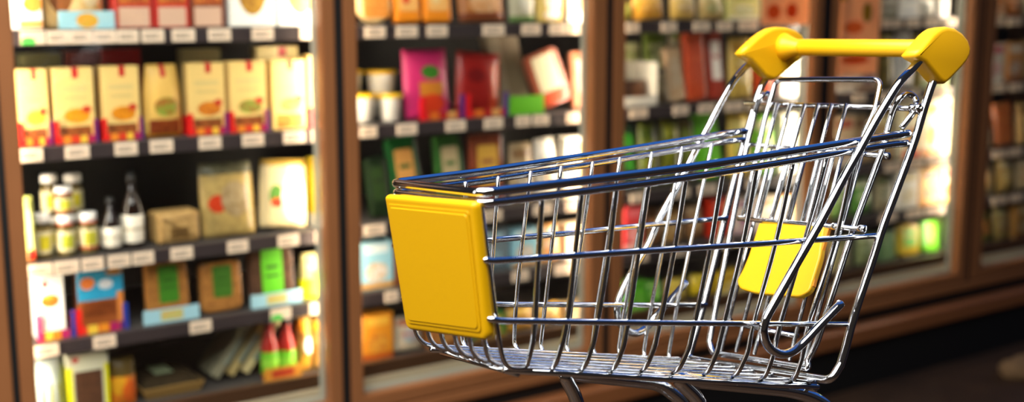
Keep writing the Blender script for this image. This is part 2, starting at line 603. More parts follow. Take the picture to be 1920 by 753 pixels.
GL_W = mat('white_plastic_lid', '#f1efe9', rough=.35)
GL_DK = mat('dark_sauce_glass', '#1c0f0a', rough=.12, spec=.6)
GL_CL = mat('relish_glass', '#6a5c34', rough=.15)
GL_RD = mat('ketchup_plastic', '#a3231a', rough=.3)
BLKC = mat('black_cap', '#141210', rough=.4)
REDB = mat('red_band', '#b23a1c', rough=.4)
CREAMP = printed('#f2ead8', [('r', .5, .5, .9, .06, '#b7a98c')])
WHITEP = mat('white_tub_plastic', '#f3efe4', rough=.4)
YLID = mat('yellow_tub_lid', '#f0bf18', rough=.35)
ORT = printed('#f09a2c', [('e', .5, .5, .3, .3, ('#f7c070', '#e0701c'))])

# ------------------------------------------------------------------ FIRST DOOR
T = .135
G = 'frozen meals on the top shelf behind the first glass door'
z = zb(0)
def put(kind, x0, x1, ym, z, t, h=None, ytop=None):
    s, w = span(x0, x1, ym, t)
    if h is None:
        h = top_z((x0 + x1) / 2, ytop, t) - z
    return s, w, h
s, w, h = put('c', 22, 80, 20, z, T, .22)
carton(place(s, T, z), w, h, .06, printed('#fbf8f2', [('e', .7, .30, .34, .10, ('#f0b050', '#d67a22')), ('r', .62, .06, .4, .045, '#e8a860'), ('r', .5, .75, .3, .08, '#c9402a')]), 'white carton with an orange dish printed, far left on the top freezer shelf', G)
s, w, h = put('c', 84, 208, 20, z, T, .20)
bag(place(s, T + .012, z), w * .92, h, .07, printed('#d9a860', [('e', .75, .55, .2, .25, '#f1d9a8'), ('e', .25, .5, .2, .3, ('#6b3a1c', '#8d5426')), ('r', .5, .9, .6, .1, '#6e3e20')], mottled='#f0cf94'), 'brown and cream food pouch standing in the pale blue tray on top shelf', G)
display_tray(place(s + .02, T - .008, z), w * .86, .048, .012, printed('#9fd0dc', [('e', .5, .45, .2, .42, ('#e8962e', '#c8b040'))]), 'pale blue display tray with an orange oval, first glass door, top shelf', 'display trays', .98)
for k, (x0, x1, c1, lab) in enumerate(((214, 288, '#b8342a', 'red-edged carton beside the pale blue tray on the top shelf'),
                                       (289, 356, '#c22a22', 'bright red carton between two other red-brown cartons on the top shelf'),
                                       (357, 422, '#7d3f2a', 'brown carton with pale pink base next to the white oval-window boxes'))):
    s, w, h = put('c', x0, x1, 20, z, T, .19)
    carton(place(s, T, z), w, h, .07, printed(c1, [('r', .5, .16, .40, .14, '#d8b298'), ('r', .5, .44, .40, .09, ('#e88a3a', '#8a2418')), ('r', .5, .62, .4, .08, ('#6d8a2c', '#c8b870'))]), lab, G)
for k, (x0, x1, lab) in enumerate(((430, 517, 'large white box with an oval food window, left one of the pair'),
                                   (521, 607, 'large white box with an oval food window, beside the first door right frame'))):
    s, w, h = put('c', x0, x1, 20, z, T, .24)
    carton(place(s, T, z), w, h, .08, printed('#f3f2ea', [('e', .5, .50, .34, .36, ('#c79a34', '#8d5c20') if k == 0 else ('#e8c050', '#d09030')), ('r', .5, .62, .30, .10, '#4c9a96'), ('r', .5, .9, .3, .06, '#4a6f52')]), lab, G)

# second shelf: eight cream cartons, display trays, back row
z = zb(1)
G = 'cream frozen meal cartons on the second shelf behind the first glass door'
ORD = ['first', 'second', 'third', 'fourth', 'fifth', 'sixth', 'seventh', 'eighth', 'ninth', 'tenth', 'eleventh', 'twelfth']
dish = [('#f0b83c', '#a8b030'), ('#f2a01c', '#d88a10'), ('#f29a18', '#c87810'), ('#a8481c', '#88a83c'), ('#b85a1c', '#e08a20'), ('#a04a28', '#88a840'), ('#d8a860', '#c06a30'), ('#c88a40', '#7a9a3c')]
names = ['yellow dish', 'big orange dish', 'orange dish above a brown window', 'brown dish and rounded shoulders', 'brown and orange dish', 'small brown dish', 'pale dish above a golden window', 'half-hidden dish']
B2 = [(31, 95, 130), (97, 181, 127), (188, 266, 124), (270, 347, 121), (351, 426, 118), (428, 503, 115), (508, 576, 113), (577, 640, 104)]
for k, (x0, x1, yt) in enumerate(B2):
    s, w, h = put('c', x0, x1, 190, z, T, None, yt)
    if k == 3:
        M = printed('#e0b45c', [('r', .5, .93, .07, .10, '#b81e20'), ('e', .55, .42, .32, .13, dish[k]), ('r', .5, .13, .40, .11, ('#7a2e10', '#9d4a18')), ('r', .5, .01, .5, .03, '#e89a24')])
        bag(place(s, T, z), w - .006, h, .05, M, 'cream pouch with %s, fourth on the second freezer shelf' % names[k], G, .78)
    else:
        M = printed('#ecca7c', [('r', .55, .93, .08, .07, '#c01c20'), ('r', .5, .72, .34, .035, '#d8c07c'), ('r', .5, .60, .30, .02, '#d2ba76'), ('e', .55, .36, .33, .10, dish[k]), ('e', .8, .44, .12, .05, '#c23a20'), ('r', .5, .12, .40, .10, ('#6a3414', '#a8602a') if k != 6 else ('#d89a3a', '#8d5a1c'))])
        carton(place(s, T, z), w - .009, h, .055, M, 'cream carton with %s, %s on the second freezer shelf' % (names[k], ORD[k]), G)
for k, (x0, x1) in enumerate(((38, 106), (112, 182), (187, 266), (352, 424), (428, 504), (585, 640))):
    x0, x1 = ((31, 95), (97, 181), (188, 266), (351, 426), (428, 503), (577, 640))[k]
    s, w, h = put('d', x0, x1, 190, z, T, .062)
    M = printed('#c23824', [('r', .04, .5, .08, .6, '#e21f1c'), ('r', .97, .5, .05, .6, '#5a2370'), ('r', .28, .16, .09, .16, '#e88a28'), ('r', .48, .16, .08, .16, '#d83c20'), ('r', .66, .16, .08, .16, '#f0c040'), ('r', .84, .16, .06, .16, '#a81c50')])
    display_tray(place(s, T - .007, z), w, h, .06, M, 'low red and orange display tray holding cream cartons, %s along the second shelf' % ORD[k], 'display trays')
for k, (x0, x1, yt, c, lab) in enumerate(((36, 118, 100, '#4d4a2c', 'olive carton behind the first cream carton'),
                                          (121, 188, 96, '#5a2018', 'dark red carton in the back row, second shelf, beside the maroon one'),
                                          (190, 266, 92, '#7c1414', 'maroon carton behind the third cream carton'),
                                          (342, 415, 92, '#8d8258', 'dull beige carton behind the fifth cream carton'),
                                          (480, 560, 87, '#c9b87c', 'cream carton with a red mark in the back row, second shelf'))):
    s, w, h = put('c', x0, x1, 120, z, .24, None, yt)
    carton(place(s, .24, z), w, h, .05, printed(c, [('r', .62, .93, .1, .06, '#a01c20')] if k == 4 else []), lab, 'back row cartons on the second shelf')

# third shelf: jars, bottles, packs
z = zb(2)
s, w, h = put('b', 44, 76, 420, z, T, None, 366)
bag(place(s - .008, T - .02, z), w * .66, h, .03, printed('#a8ad5c', [('r', .5, .1, .4, .08, '#c8281c'), ('r', .5, .5, .25, .3, '#c8cc80')]), 'narrow olive green pouch standing beside the relish jars', 'packs on the third shelf behind the first glass door', .8)
YL = [printed('#d9cfa6', [('r', .5, .5, .28, .32, '#d0c428')]), printed('#d6caa0', [('r', .5, .5, .30, .32, '#b0b430')]), printed('#d6c8a0', [('r', .5, .55, .32, .34, '#b4b030'), ('r', .5, .06, .5, .1, '#a8502c')])]
for k, (x0, x1, yt, yb) in enumerate(((64, 104, 402, 476), (107, 148, 404, 473), (150, 191, 400, 466))):
    s, w, h = put('j', x0, x1, 440, z, T, None, yt)
    jar(place(s, T, z), w, h, GL_CL, YL[k], GL_W, REDB if k else BLKC, 'white-lidded relish jar with yellow label, %s of three at the shelf front' % ORD[k], 'relish jars on the third shelf')
    if k == 1:
        hh = top_z(128, 352, T) - (z + h)
        jar(place(s, T, z + h + .0005), w, hh, GL_CL, YL[2], GL_W, REDB, 'relish jar stacked on top of the middle front jar', 'relish jars on the third shelf')
for k, (x0, x1) in enumerate(((80, 118), (124, 164))):
    s, w, h = put('j', x0, x1, 400, z, T + .095, .098)
    jar(place(s, T + .095, z), w, h, GL_CL, YL[0], GL_W, BLKC, 'relish jar in the back row, lower of the %s stack' % ORD[k], 'relish jars on the third shelf')
    hh = top_z((x0 + x1) / 2, 328, T + .095) - (z + h)
    jar(place(s, T + .095, z + h + .0005), w, hh, GL_CL, YL[0], GL_W, BLKC, 'pale-lidded relish jar on top of the %s back stack' % ORD[k], 'relish jars on the third shelf')
for k, (x0, x1, yt, lab) in enumerate(((193, 233, 372, 'short dark sauce bottle with cream label beside the relish jars'), (234, 276, 325, 'tall dark sauce bottle with cream label, right of the shorter one'))):
    s, w, h = put('o', x0, x1, 420, z, T, None, yt)
    bottle(place(s, T, z), w, h, GL_DK, CREAMP, BLKC, lab, 'sauce bottles on the third shelf')
s, w, h = put('o', 239, 272, 380, z, T + .08, None, 318)
bottle(place(s, T + .08, z), w, h, GL_DK, printed('#8d8c88'), BLKC, 'dark sauce bottle with grey label standing behind the tall one', 'sauce bottles on the third shelf')
s, w, h = put('f', 294, 378, 420, z, T, None, 398)
tray_pack(place(s, T, z), w, h, .10, printed('#a8824c', mottled='#c8a468'), printed('#6d5028', [('r', .5, .5, .3, .1, '#3c2a14')]), 'low golden-brown bread pack with dark label beside the sauce bottles', 'packs on the third shelf behind the first glass door', (.5, .35, .42, .35), 'packet', 'bread_packet', .12)
s, w, h = put('b', 382, 484, 375, z, T, None, 308)
bag(place(s, T, z, 6, 0, 0, w, .05), w, h, .05, printed('#9c8450', [('e', .28, .45, .17, .12, '#c03a1c'), ('e', .62, .5, .28, .24, ('#b09a74', '#8c7450')), ('r', .5, .92, .5, .08, ('#6d6a50', '#3c3828'))], rough=.25, mottled='#b89c5c'), 'golden noodle pouch with a red chilli mark and crinkled clear top', 'packs on the third shelf behind the first glass door', .97)
s, w, h = put('b', 486, 582, 365, z, T, None, 303)
bag(place(s, T, z, 8, 0, 5, w, .045), w * .93, h * .97, .045, printed('#d8c494', [('e', .30, .46, .14, .16, '#5c8a3c'), ('e', .32, .36, .13, .07, '#d8442a'), ('e', .68, .45, .28, .36, ('#f3ece0', '#d8cdb8')), ('r', .5, .95, .5, .05, '#a8883c')], rough=.25), 'pale pouch with a white bowl pictured, tilted beside the golden noodle pouch', 'packs on the third shelf behind the first glass door', .95)
s, w, h = put('c', 590, 640, 365, z, T, None, 296)
carton(place(s, T, z), w, h, .06, printed('#f0d428', [('e', .5, .3, .3, .12, ('#d85a28', '#e8a030')), ('r', .4, .1, .5, .1, '#f6f2e2'), ('e', .4, .8, .25, .12, '#e8e09c')]), 'bright yellow carton against the right frame, third shelf, first glass door', 'packs on the third shelf behind the first glass door')

# fourth shelf
z = zb(3)
G = 'packs on the fourth shelf behind the first glass door'
s, w, h = put('c', 66, 122, 565, z, T, None, 512)
carton(place(s, T, z), w, h, .06, printed('#f5f3ee', [('e', .35, .84, .1, .06, '#d02a24'), ('e', .5, .58, .32, .10, ('#e0862c', '#c25a1c')), ('e', .45, .64, .2, .03, '#c8b83c'), ('r', .5, .05, .45, .06, ('#e8502a', '#f0b060'))]), 'white carton with an orange dish and red dot, fourth freezer shelf', G)
s, w, h = put('c', 144, 232, 545, z, T + .01, None, 503)
carton(place(s, T + .01, z), w, h, .05, printed('#9a5424', [('r', .5, .80, .5, .30, '#2a9cc8'), ('e', .22, .78, .16, .10, '#e07a34'), ('e', .62, .74, .16, .08, '#d8dce0'), ('e', .82, .92, .2, .05, '#c88a3c'), ('r', .5, .35, .4, .12, ('#8a4418', '#6d3412')), ('r', .95, .3, .1, .3, '#d8843c')]), 'blue-topped carton with orange shapes standing in a bright display tray', G)
for x0, x1, lab in ((66, 140, 'red and blue cornered display tray holding the white carton, fourth shelf'), (141, 240, 'bright display tray in front of the blue-topped carton')):
    s, w, h = put('d', x0, x1, 600, z, T, .075)
    display_tray(place(s, T - .012, z), w, h, .010, printed('#d04020', [('r', .05, .5, .07, .6, '#e02060' if x0 < 100 else '#e01c1c'), ('r', .96, .5, .06, .6, '#243c9c'), ('r', .30, .16, .1, .2, '#e8c040'), ('r', .52, .16, .09, .2, '#e08a20'), ('r', .72, .16, .08, .2, '#a81c60'), ('r', .88, .16, .05, .2, '#502870')]), lab, 'display trays')
cook = [(275, 357, 490, '#8a5a30', '#b07838', '#3c7a1c'), (378, 457, 492, '#8a5c30', '#b47a3c', '#3c6c1c'), (470, 556, 470, '#5c4030', '#3c2a20', '#5cb81c')]
for k, (x0, x1, yt, a, b, g) in enumerate(cook):
    s, w, h = put('t', x0, x1, 540, z, T, None, yt)
    tray_pack(place(s, T, z, 5, 0, 0, w, .036), w, h, .035, printed(a, mottled=b, rough=.25), printed(g, [('r', .5, .6, .3, .04, '#2c5a14'), ('r', .5, .4, .35, .03, '#2c5a14')]), 'brown biscuit pack with a %s green label, %s of three, fourth shelf' % (('dark', 'deep', 'bright')[k], ORD[k]), 'biscuit packs on the fourth shelf', (.52 if k < 2 else .5, .60, .46, .62 if k < 2 else .8))
for x0, x1, lab in ((266, 372, 'pale blue display tray under the first biscuit pack'), (469, 564, 'light blue display tray under the bright green labelled pack')):
    s, w, h = put('d', x0, x1, 580, z, T, .042)
    display_tray(place(s, T - .012, z), w, h, .010, printed('#a4d2e0', [('r', .5, .5, .2, .35, ('#d8a868', '#b8c870'))]), lab, 'display trays', .97)
s, w, h = put('b', 566, 640, 520, z, T, None, 474)
bag(place(s, T, z), w, h, .045, printed('#b0a46c', [('r', .55, .42, .3, .2, '#74bc1c'), ('r', .22, .2, .25, .25, '#e8e410'), ('e', .5, .75, .4, .15, ('#8d7c50', '#c8bc90'))]), 'tan pouch with lime green label and yellow corner, fourth shelf end', G)

# bottom deck
z = zb(4)
G = 'packs on the bottom deck behind the first glass door'
s, w, h = put('b', 70, 122, 715, z, T, None, 676)
bag(place(s, T, z), w, h, .05, printed('#c8d4d0', [('r', .2, .3, .06, .3, '#a8a030'), ('r', .5, .3, .06, .32, '#98983c'), ('r', .8, .3, .06, .3, '#b0a834')], rough=.25), 'clear pouch with yellow-green stripes on the bottom deck', G)
s, w, h = put('c', 126, 206, 710, z, T, None, 662)
carton(place(s, T, z), w, h, .06, printed('#c8c8b0', [('r', .5, .36, .34, .36, ('#4a3020', '#5c3c28')), ('r', .04, .4, .08, .4, '#e0e010'), ('r', .96, .4, .07, .4, '#d8d410'), ('e', .2, .92, .08, .05, '#c02a2c'), ('e', .7, .05, .3, .08, '#e86a2c')]), 'pale carton with large brown window and yellow edges on the bottom deck', G)
s, w, h = put('c', 210, 262, 720, z, T, None, 675)
bag(place(s, T + .01, z), w, h, .05, printed('#d8781c', [('r', .5, .84, .5, .2, '#5c4818'), ('e', .3, .45, .3, .2, '#e0a020'), ('e', .7, .3, .3, .25, '#e0641c')]), 'orange pouch with dark top beside the brown-window carton', G)
s, w, h = put('l', 266, 384, 705, z, T + .02, .062)
flat_tray(place(s, T + .02, z), w, h, .22, mat('gold_tray', '#b08a4c', rough=.35, metal=.3), mat('dark_film', '#3a3022', rough=.2, noise=.4, nscale=25), printed('#9aa884'), 'dark flat food tray with gold rim and pale green label', G)
for k, dx in enumerate((0, .048, .096)):
    s, w = span(405, 450, 690, T + .03)
    M = MF @ Matrix.Translation((s - .028 + dx, T + .062, z + .016)) @ Matrix.Rotation(math.radians(38), 4, 'Y')
    tray_pack(M, .024, .20, .15, printed(('#8d8870', '#d0bc84', '#dcc890')[k], mottled=('#a09a80', '#b89c60', '#e8d8a4')[k], rough=.25), printed('#8d9484'), '%s flat clear pack leaning sideways, %s of three on the bottom deck' % (('grey', 'tan', 'pale')[k], ORD[k]), 'leaning flat packs', (.5, .5, .8, .5), 'packet', 'tray_packet', .1)
for k, (x0, x1) in enumerate(((495, 527), (528, 560))):
    s, w, h = put('o', x0, x1, 655, z, T, None, 596)
    bottle(place(s, T, z), w, h, GL_RD, printed('#66b420', [('r', .5, .5, .6, .2, '#8ccc3c')]), BLKC, 'red sauce bottle with green label, %s of the pair on the bottom deck' % ORD[k], 'red sauce bottles', .5)
s, w, h = put('d', 492, 563, 690, z, T, .04)
display_tray(place(s, T - .012, z), w, h, .010, printed('#c8862c', [('r', .5, .5, .3, .3, '#a8341c')]), 'amber display tray holding the two red sauce bottles', 'display trays', .97)
for k, (x0, x1) in enumerate(((562, 590), (592, 640))):
    s, w, h = put('b', x0, x1, 650, z, T, None, 596)
    bag(place(s, T, z), w, h, .05, printed('#c8a050', [('e', .3, .85, .3, .12, '#e89a1c'), ('e', .6, .5, .3, .15, '#f0e8d8'), ('e', .4, .2, .3, .12, '#e8a030')], mottled='#7a4a1c'), 'amber and white patterned pouch, %s' % ('beside the sauce bottles' if k == 0 else 'squeezed against the first door frame'), G)

# ------------------------------------------------------------------ SECOND DOOR
z = zb(0)
G = 'packs on the top shelf behind the second glass door'
s, w, h = put('r', 674, 740, 20, z, T, .17)
o = tray_pack(place(s, T, z, 8, 0, 0, w, .04), w, w, .04, printed('#e6c48a'), printed('#e0903c', [('e', .5, .5, .45, .45, ('#e8a050', '#c87428'))], rough=.3), 'round orange-centred pack standing first on the second door top shelf', G, (.5, .5, .74, .74), 'packet', 'round_packet', .499)
for k, (x0, x1) in enumerate(((742, 792), (796, 850))):
    s, w, h = put('r', x0, x1, 20, z, T, .15)
    tray_pack(place(s, T, z, 6, 0, 0, w, .045), w, h, .045, printed('#ee8c18'), printed('#f6b868', [('e', .4, .5, .25, .25, '#d83c1c' if k == 0 else '#f0d090')]), 'bright orange pack, %s of the pair beside the round pack' % ORD[k], G, (.5, .55, .7, .6))
s, w, h = put('b', 868, 955, 20, z, T, .15)
bag(place(s, T, z, 12, 0, 0, w, .05), w, h, .05, printed('#a86a34', [('e', .5, .4, .3, .25, ('#d8b088', '#c88a50')), ('r', .5, .1, .5, .08, '#7a3c1c')]), 'brown pouch with pale picture on the second door top shelf', G)
s, w, h = put('b', 962, 1010, 20, z, T, .15)
bag(place(s, T, z, 5, 0, 0, w, .05), w, h, .05, printed('#b0aa90', [('e', .6, .5, .3, .3, '#d0ccbc'), ('r', .5, .05, .5, .08, '#6a8a4c')]), 'grey-green pouch between brown and golden pouches, second door', G)
s, w, h = put('b', 1014, 1062, 20, z, T, .16)
bag(place(s, T, z, 4, 0, 0, w, .05), w, h, .05, printed('#e8c870', [('e', .5, .5, .3, .3, '#f3ead0'), ('e', .5, .15, .3, .1, '#f6f0e2')]), 'golden pouch with pale centre, second door top shelf', G)
s, w, h = put('c', 1066, 1110, 20, z, T, .18)
carton(place(s, T, z), w, h, .06, printed('#f2e6d0', [('r', .4, .5, .2, .3, '#e8a060')]), 'pale carton at the end of the second door top shelf', G)

z = zb(1)
G = 'white tubs with yellow lids'
tubs = []
s, w, h = put('t', 664, 720, 205, z, T, None, 178)
for k, (x0, x1) in enumerate(((664, 719), (721, 766))):
    s, w, h = put('t', x0, x1, 205, z, T, None, 177)
    tub(place(s, T, z), w, h, WHITEP, YLID, 'white tub with yellow lid, front row, %s' % ('half behind the door frame' if k == 0 else 'beside the red display tray'), G)
for k, (x0, x1) in enumerate(((640, 692), (702, 757))):
    s, w, h = put('t', x0, x1, 190, z, T + .115, None, 181)
    tub(place(s, T + .115, z), w, h, WHITEP, YLID, 'white tub with yellow lid, back row, bottom of the %s stack' % ORD[k], G)
    s, w, hh = put('t', x0, x1, 150, z + h, T + .115, None, 133)
    tub(place(s, T + .115, z + h + .0006), w, hh, WHITEP, YLID, 'white tub with yellow lid on top of the %s back stack' % ORD[k], G)
G = 'packs on the second shelf behind the second glass door'
s, w, h = put('b', 764, 852, 150, z, T + .012, None, 94)
bag(place(s, T + .012, z, 7, 0, 0, w, .045), w * .97, h, .045, printed('#c42c68', [('e', .55, .66, .2, .10, '#3c7a24'), ('r', .55, .42, .26, .10, '#c87c28'), ('e', .55, .2, .3, .14, '#d03c1c')], rough=.3), 'bright pink pouch with green leaf mark in a red display tray', G, .97)
s, w, h = put('b', 856, 944, 155, z, T + .012, None, 102)
bag(place(s, T + .012, z, 7, 0, 6, w, .045), w * .93, h * .97, .045, printed('#8d1a16', [('e', .4, .6, .2, .12, '#6a0f10'), ('r', .85, .4, .12, .4, '#b03c20')], rough=.3), 'deep red pouch standing right of the bright pink one', G, .97)
for x0, x1, lab in ((785, 868, 'red-cornered display tray below the bright pink pouch'), (870, 950, 'red-cornered display tray below the deep red pouch')):
    s, w, h = put('d', x0, x1, 205, z, T, .078)
    display_tray(place(s, T - .014, z), w, h, .012, printed('#b8341c', [('r', .06, .5, .08, .6, '#e01820'), ('r', .96, .5, .07, .6, '#4c2878'), ('r', .3, .16, .1, .2, '#d86a20'), ('r', .5, .16, .08, .2, '#b02020'), ('r', .7, .16, .1, .2, '#d89a58')]), lab, 'display trays')
s, w, h = put('c', 952, 1012, 120, z, T + .06, None, 66)
carton(place(s, T + .11, z, 0, 0, -14, w), w, h, .04, printed('#8d7a5c', [('r', .2, .5, .2, .6, '#a8987c')]), 'tall tan cardboard box leaning behind the lime green tray', G, 'box')
s, w, h = put('d', 952, 1017, 190, z, T, None, 178)
display_tray(place(s, T - .012, z), w, h, .012, printed('#62b81c'), 'lime green display tray at the front of the second shelf', 'display trays', .97)
s, w, h = put('t', 1006, 1076, 140, z, T + .02, None, 92)
tray_pack(place(s, T + .005, z, 10, 0, -16, w * .92, .03), w * .92, h * .9, .03, printed('#8d4a34', [('r', .5, .1, .5, .14, '#a83c1c')], rough=.25), printed('#b4aa8a', [('r', .5, .6, .3, .05, '#b0a888')]), 'reddish meat tray with cream label, tilted on the second shelf', G, (.48, .6, .66, .66), 'packet', 'meat_tray')
s, w, h = put('t', 1078, 1112, 150, z, T + .02, None, 98)
tray_pack(place(s, T + .02, z, 8, 0, 0, w, .03), w, h, .03, printed('#c89878', mottled='#b8603c', rough=.25), printed('#f3eee2'), 'pale meat tray beside the tilted reddish one', G, (.6, .55, .6, .6), 'packet', 'meat_tray')

# generic filler rows ------------------------------------------------------------
NAMEC = {}
def filler(bay, sh, items, t=T, group=None):
    """items: kind, x0, x1, ytop, colour, second colour, accent, words"""
    z = zb(sh)
    g = group or 'packs on the %s shelf behind the %s glass door' % (SH[sh], BAY[bay])
    for k, it in enumerate(items):
        kind, x0, x1, yt, c1, c2, ac, words = it
        s, w = span(x0, x1, yt + 40, t)
        h = max(.05, top_z((x0 + x1) / 2, yt, t) - z)
        lab = '%s, %s from left, %s shelf, %s glass door' % (words, ORD[k], SH[sh], BAY[bay])
        if kind == 'c':
            carton(place(s, t, z), w, h, .07, printed(c1, [('e', .5, .36, .34, .2, (ac, c2)), ('r', .5, .84, .36, .09, c2), ('r', .5, .08, .5, .06, ac)]), lab, g)
        elif kind == 'b':
            bag(place(s, t, z, random.uniform(3, 10), 0, random.uniform(-4, 4), w, .05), w * .93, h, .05, printed(c1, [('e', .5, .45, .33, .22, (ac, c2)), ('r', .5, .82, .4, .08, ac)], rough=.3), lab, g)
        elif kind == 't':
            tray_pack(place(s, t + .015, z, random.uniform(4, 10), 0, random.uniform(-5, 5), w, .036), w * .90, h, .035, printed(c1, mottled=c2, rough=.28), printed(ac, [('r', .5, .6, .3, .05, c2)]), lab, g, (.5, .56, .62, .56))
        elif kind == 'u':
            tub(place(s, t, z), w, h, printed(c1, [('r', .5, .5, .6, .2, ac)]), mat('tub_lid_' + c2.strip('#'), c2, rough=.4), lab, g)
        elif kind == 'o':
            bottle(place(s, t, z), w, h, mat('bottle_' + c1.strip('#'), c1, rough=.2), printed(ac), mat('cap_' + c2.strip('#'), c2, rough=.4), lab, g)

# second door, lower shelves
filler(2, 2, [
    ('t', 700, 742, 300, '#1c2a16', '#0f1a10', '#243818', 'dark green pack'),
    ('t', 744, 806, 262, '#17401e', '#1c5628', '#c8904c', 'dark green pack with orange-edged tan label'),
    ('t', 828, 884, 256, '#1d4a20', '#3c6a2c', '#b8a47c', 'green pack with tan label'),
    ('t', 888, 956, 252, '#6c2a1c', '#8d4a30', '#d0a03c', 'maroon pack with yellow label'),
    ('b', 962, 1010, 270, '#a08a68', '#d8cdb4', '#7a5c3c', 'tan food pouch'),
    ('b', 1013, 1056, 262, '#e8e0d0', '#b89c70', '#f4efe4', 'off-white food pouch'),
    ('c', 1060, 1104, 258, '#f2e8d4', '#d8a860', '#e8c890', 'cream food carton'),
])
filler(2, 3, [
    ('c', 674, 738, 452, '#9cd0e0', '#e8f0f0', '#d8a050', 'light blue carton'),
    ('c', 742, 800, 450, '#8d5428', '#d89a50', '#6c3418', 'brown food carton'),
    ('b', 804, 860, 448, '#c87a3c', '#e8c890', '#8d4020', 'copper food pouch'),
    ('c', 880, 955, 432, '#6c7c84', '#98b8c4', '#4a5860', 'grey-blue carton'),
    ('c', 960, 1010, 428, '#8cc0d0', '#d8e4e4', '#b8884c', 'pale blue carton'),
    ('b', 1014, 1058, 424, '#e8a860', '#e87c2c', '#f4e4c8', 'orange and cream pouch'),
    ('c', 1062, 1106, 420, '#f3d8b0', '#e88c3c', '#f6f0e0', 'cream and orange carton'),
])
z = zb(4)
filler(2, 4, [
    ('c', 680, 738, 588, '#d88a20', '#e8b040', '#b8541c', 'golden orange carton'),
    ('b', 742, 800, 600, '#c8b89c', '#8cb8c4', '#b85c28', 'beige food pouch'),
    ('c', 806, 870, 600, '#a86a34', '#d89a50', '#70401c', 'russet food carton'),
    ('c', 890, 950, 590, '#3c7a34', '#d8b048', '#a8781c', 'green and gold carton'),
    ('b', 955, 1010, 580, '#c89038', '#a85a1c', '#e8c060', 'amber food pouch'),
    ('b', 1014, 1060, 575, '#d8a850', '#b8702c', '#e8d090', 'straw yellow pouch'),
    ('c', 1064, 1106, 570, '#c8a878', '#a06c38', '#e0d0ac', 'fawn food carton'),
])

# ------------------------------------------------------------------ THIRD DOOR
filler(3, 0, [
    ('b', 1172, 1188, 2, '#c8b848', '#8a9a30', '#e8d870', 'small olive pouch'),
    ('b', 1192, 1254, -8, '#e8a838', '#d88a28', '#f0c870', 'rounded golden pouch'),
    ('b', 1262, 1312, -10, '#d8b058', '#b07c30', '#f0e0b0', 'tan and gold pouch'),
    ('b', 1316, 1364, -10, '#c8a868', '#8d8a40', '#d8d0a0', 'olive tan pouch'),
    ('c', 1368, 1424, -12, '#d8d080', '#a8b048', '#f0ecd0', 'pale lime carton'),
    ('c', 1428, 1476, -14, '#f0e4c8', '#d8a878', '#f6f0e4', 'cream carton behind poster'),
    ('c', 1480, 1505, -14, '#e8d8bc', '#c8986c', '#f4ece0', 'buff carton behind poster'),
])
z = zb(1)
G = 'packs on the second shelf behind the third glass door'
s, w, h = put('d', 1166, 1233, 160, z, T, None, 118)
e = empty('open_carton', place(s, T, z), 'open off-white box with its front cut away, third glass door', 'box', G)
d_ = .12
link_bm('base', box(-w / 2, w / 2, 0, d_, 0, .004), printed('#e4dccb'), e)
for sg in (-1, 1):
    link_bm('side_wall', box(sg * w / 2 - .002, sg * w / 2 + .002, 0, d_, .005, h), printed('#e4dccb'), e)
link_bm('back_wall', box(-w / 2 + .003, w / 2 - .003, d_ - .004, d_, .005, h), printed('#d9d0be'), e)
link_bm('front_lip', box(-w / 2 + .003, w / 2 - .003, 0, .004, .005, h * .22), printed('#e9e2d4'), e)
s2, w2, h2 = put('b', 1176, 1222, 160, z, T + .03, h * .55)
bag(place(s2, T + .03, z + .005), w2, h2, .05, printed('#5c3c28', mottled='#7a5238'), 'small brown pouch lying inside the open off-white box', G)
for k, (x0, x1, yt, c1, c2, ac, t2, wd) in enumerate((
        (1172, 1214, 78, '#4c5030', '#88902c', '#d8d8a0', .28, 'olive pouch in the back row above the open box'),
        (1216, 1262, 62, '#889a3c', '#d8e0b0', '#5c7020', .28, 'leaf green pouch in the back row, third glass door'),
        (1264, 1300, 54, '#b8a888', '#d8d0bc', '#7a8a4c', .28, 'beige pouch in the back row near the leaf green one'))):
    s, w, h = put('b', x0, x1, 110, z, t2, None, yt)
    bag(place(s, t2, z, 4, 0, 0, w, .05), w, h, .05, printed(c1, [('e', .5, .7, .35, .2, (c2, ac)), ('r', .5, .9, .4, .07, ac)]), wd, 'back row pouches behind the third glass door')
filler(3, 1, [
    ('t', 1240, 1262, 130, '#6c5a40', '#4a3c2c', '#8d7c5c', 'brown slim pack beside open box'),
    ('t', 1264, 1296, 92, '#b88a58', '#d8c0a0', '#c8b090', 'tan biscuit pack'),
    ('t', 1298, 1336, 62, '#b83c1c', '#d85c30', '#c84a24', 'tilted salmon red pack'),
    ('t', 1340, 1372, 58, '#8d2a1c', '#b03c28', '#f0e8e0', 'red pack with white label'),
    ('b', 1376, 1420, 72, '#c8a850', '#e8d8a0', '#a87c30', 'mustard food pouch'),
    ('b', 1424, 1462, 80, '#d84c1c', '#e88c50', '#c83414', 'vivid orange-red pouch'),
    ('c', 1466, 1498, 78, '#d8d4c8', '#a89c84', '#f4f0e8', 'pale grey carton'),
])
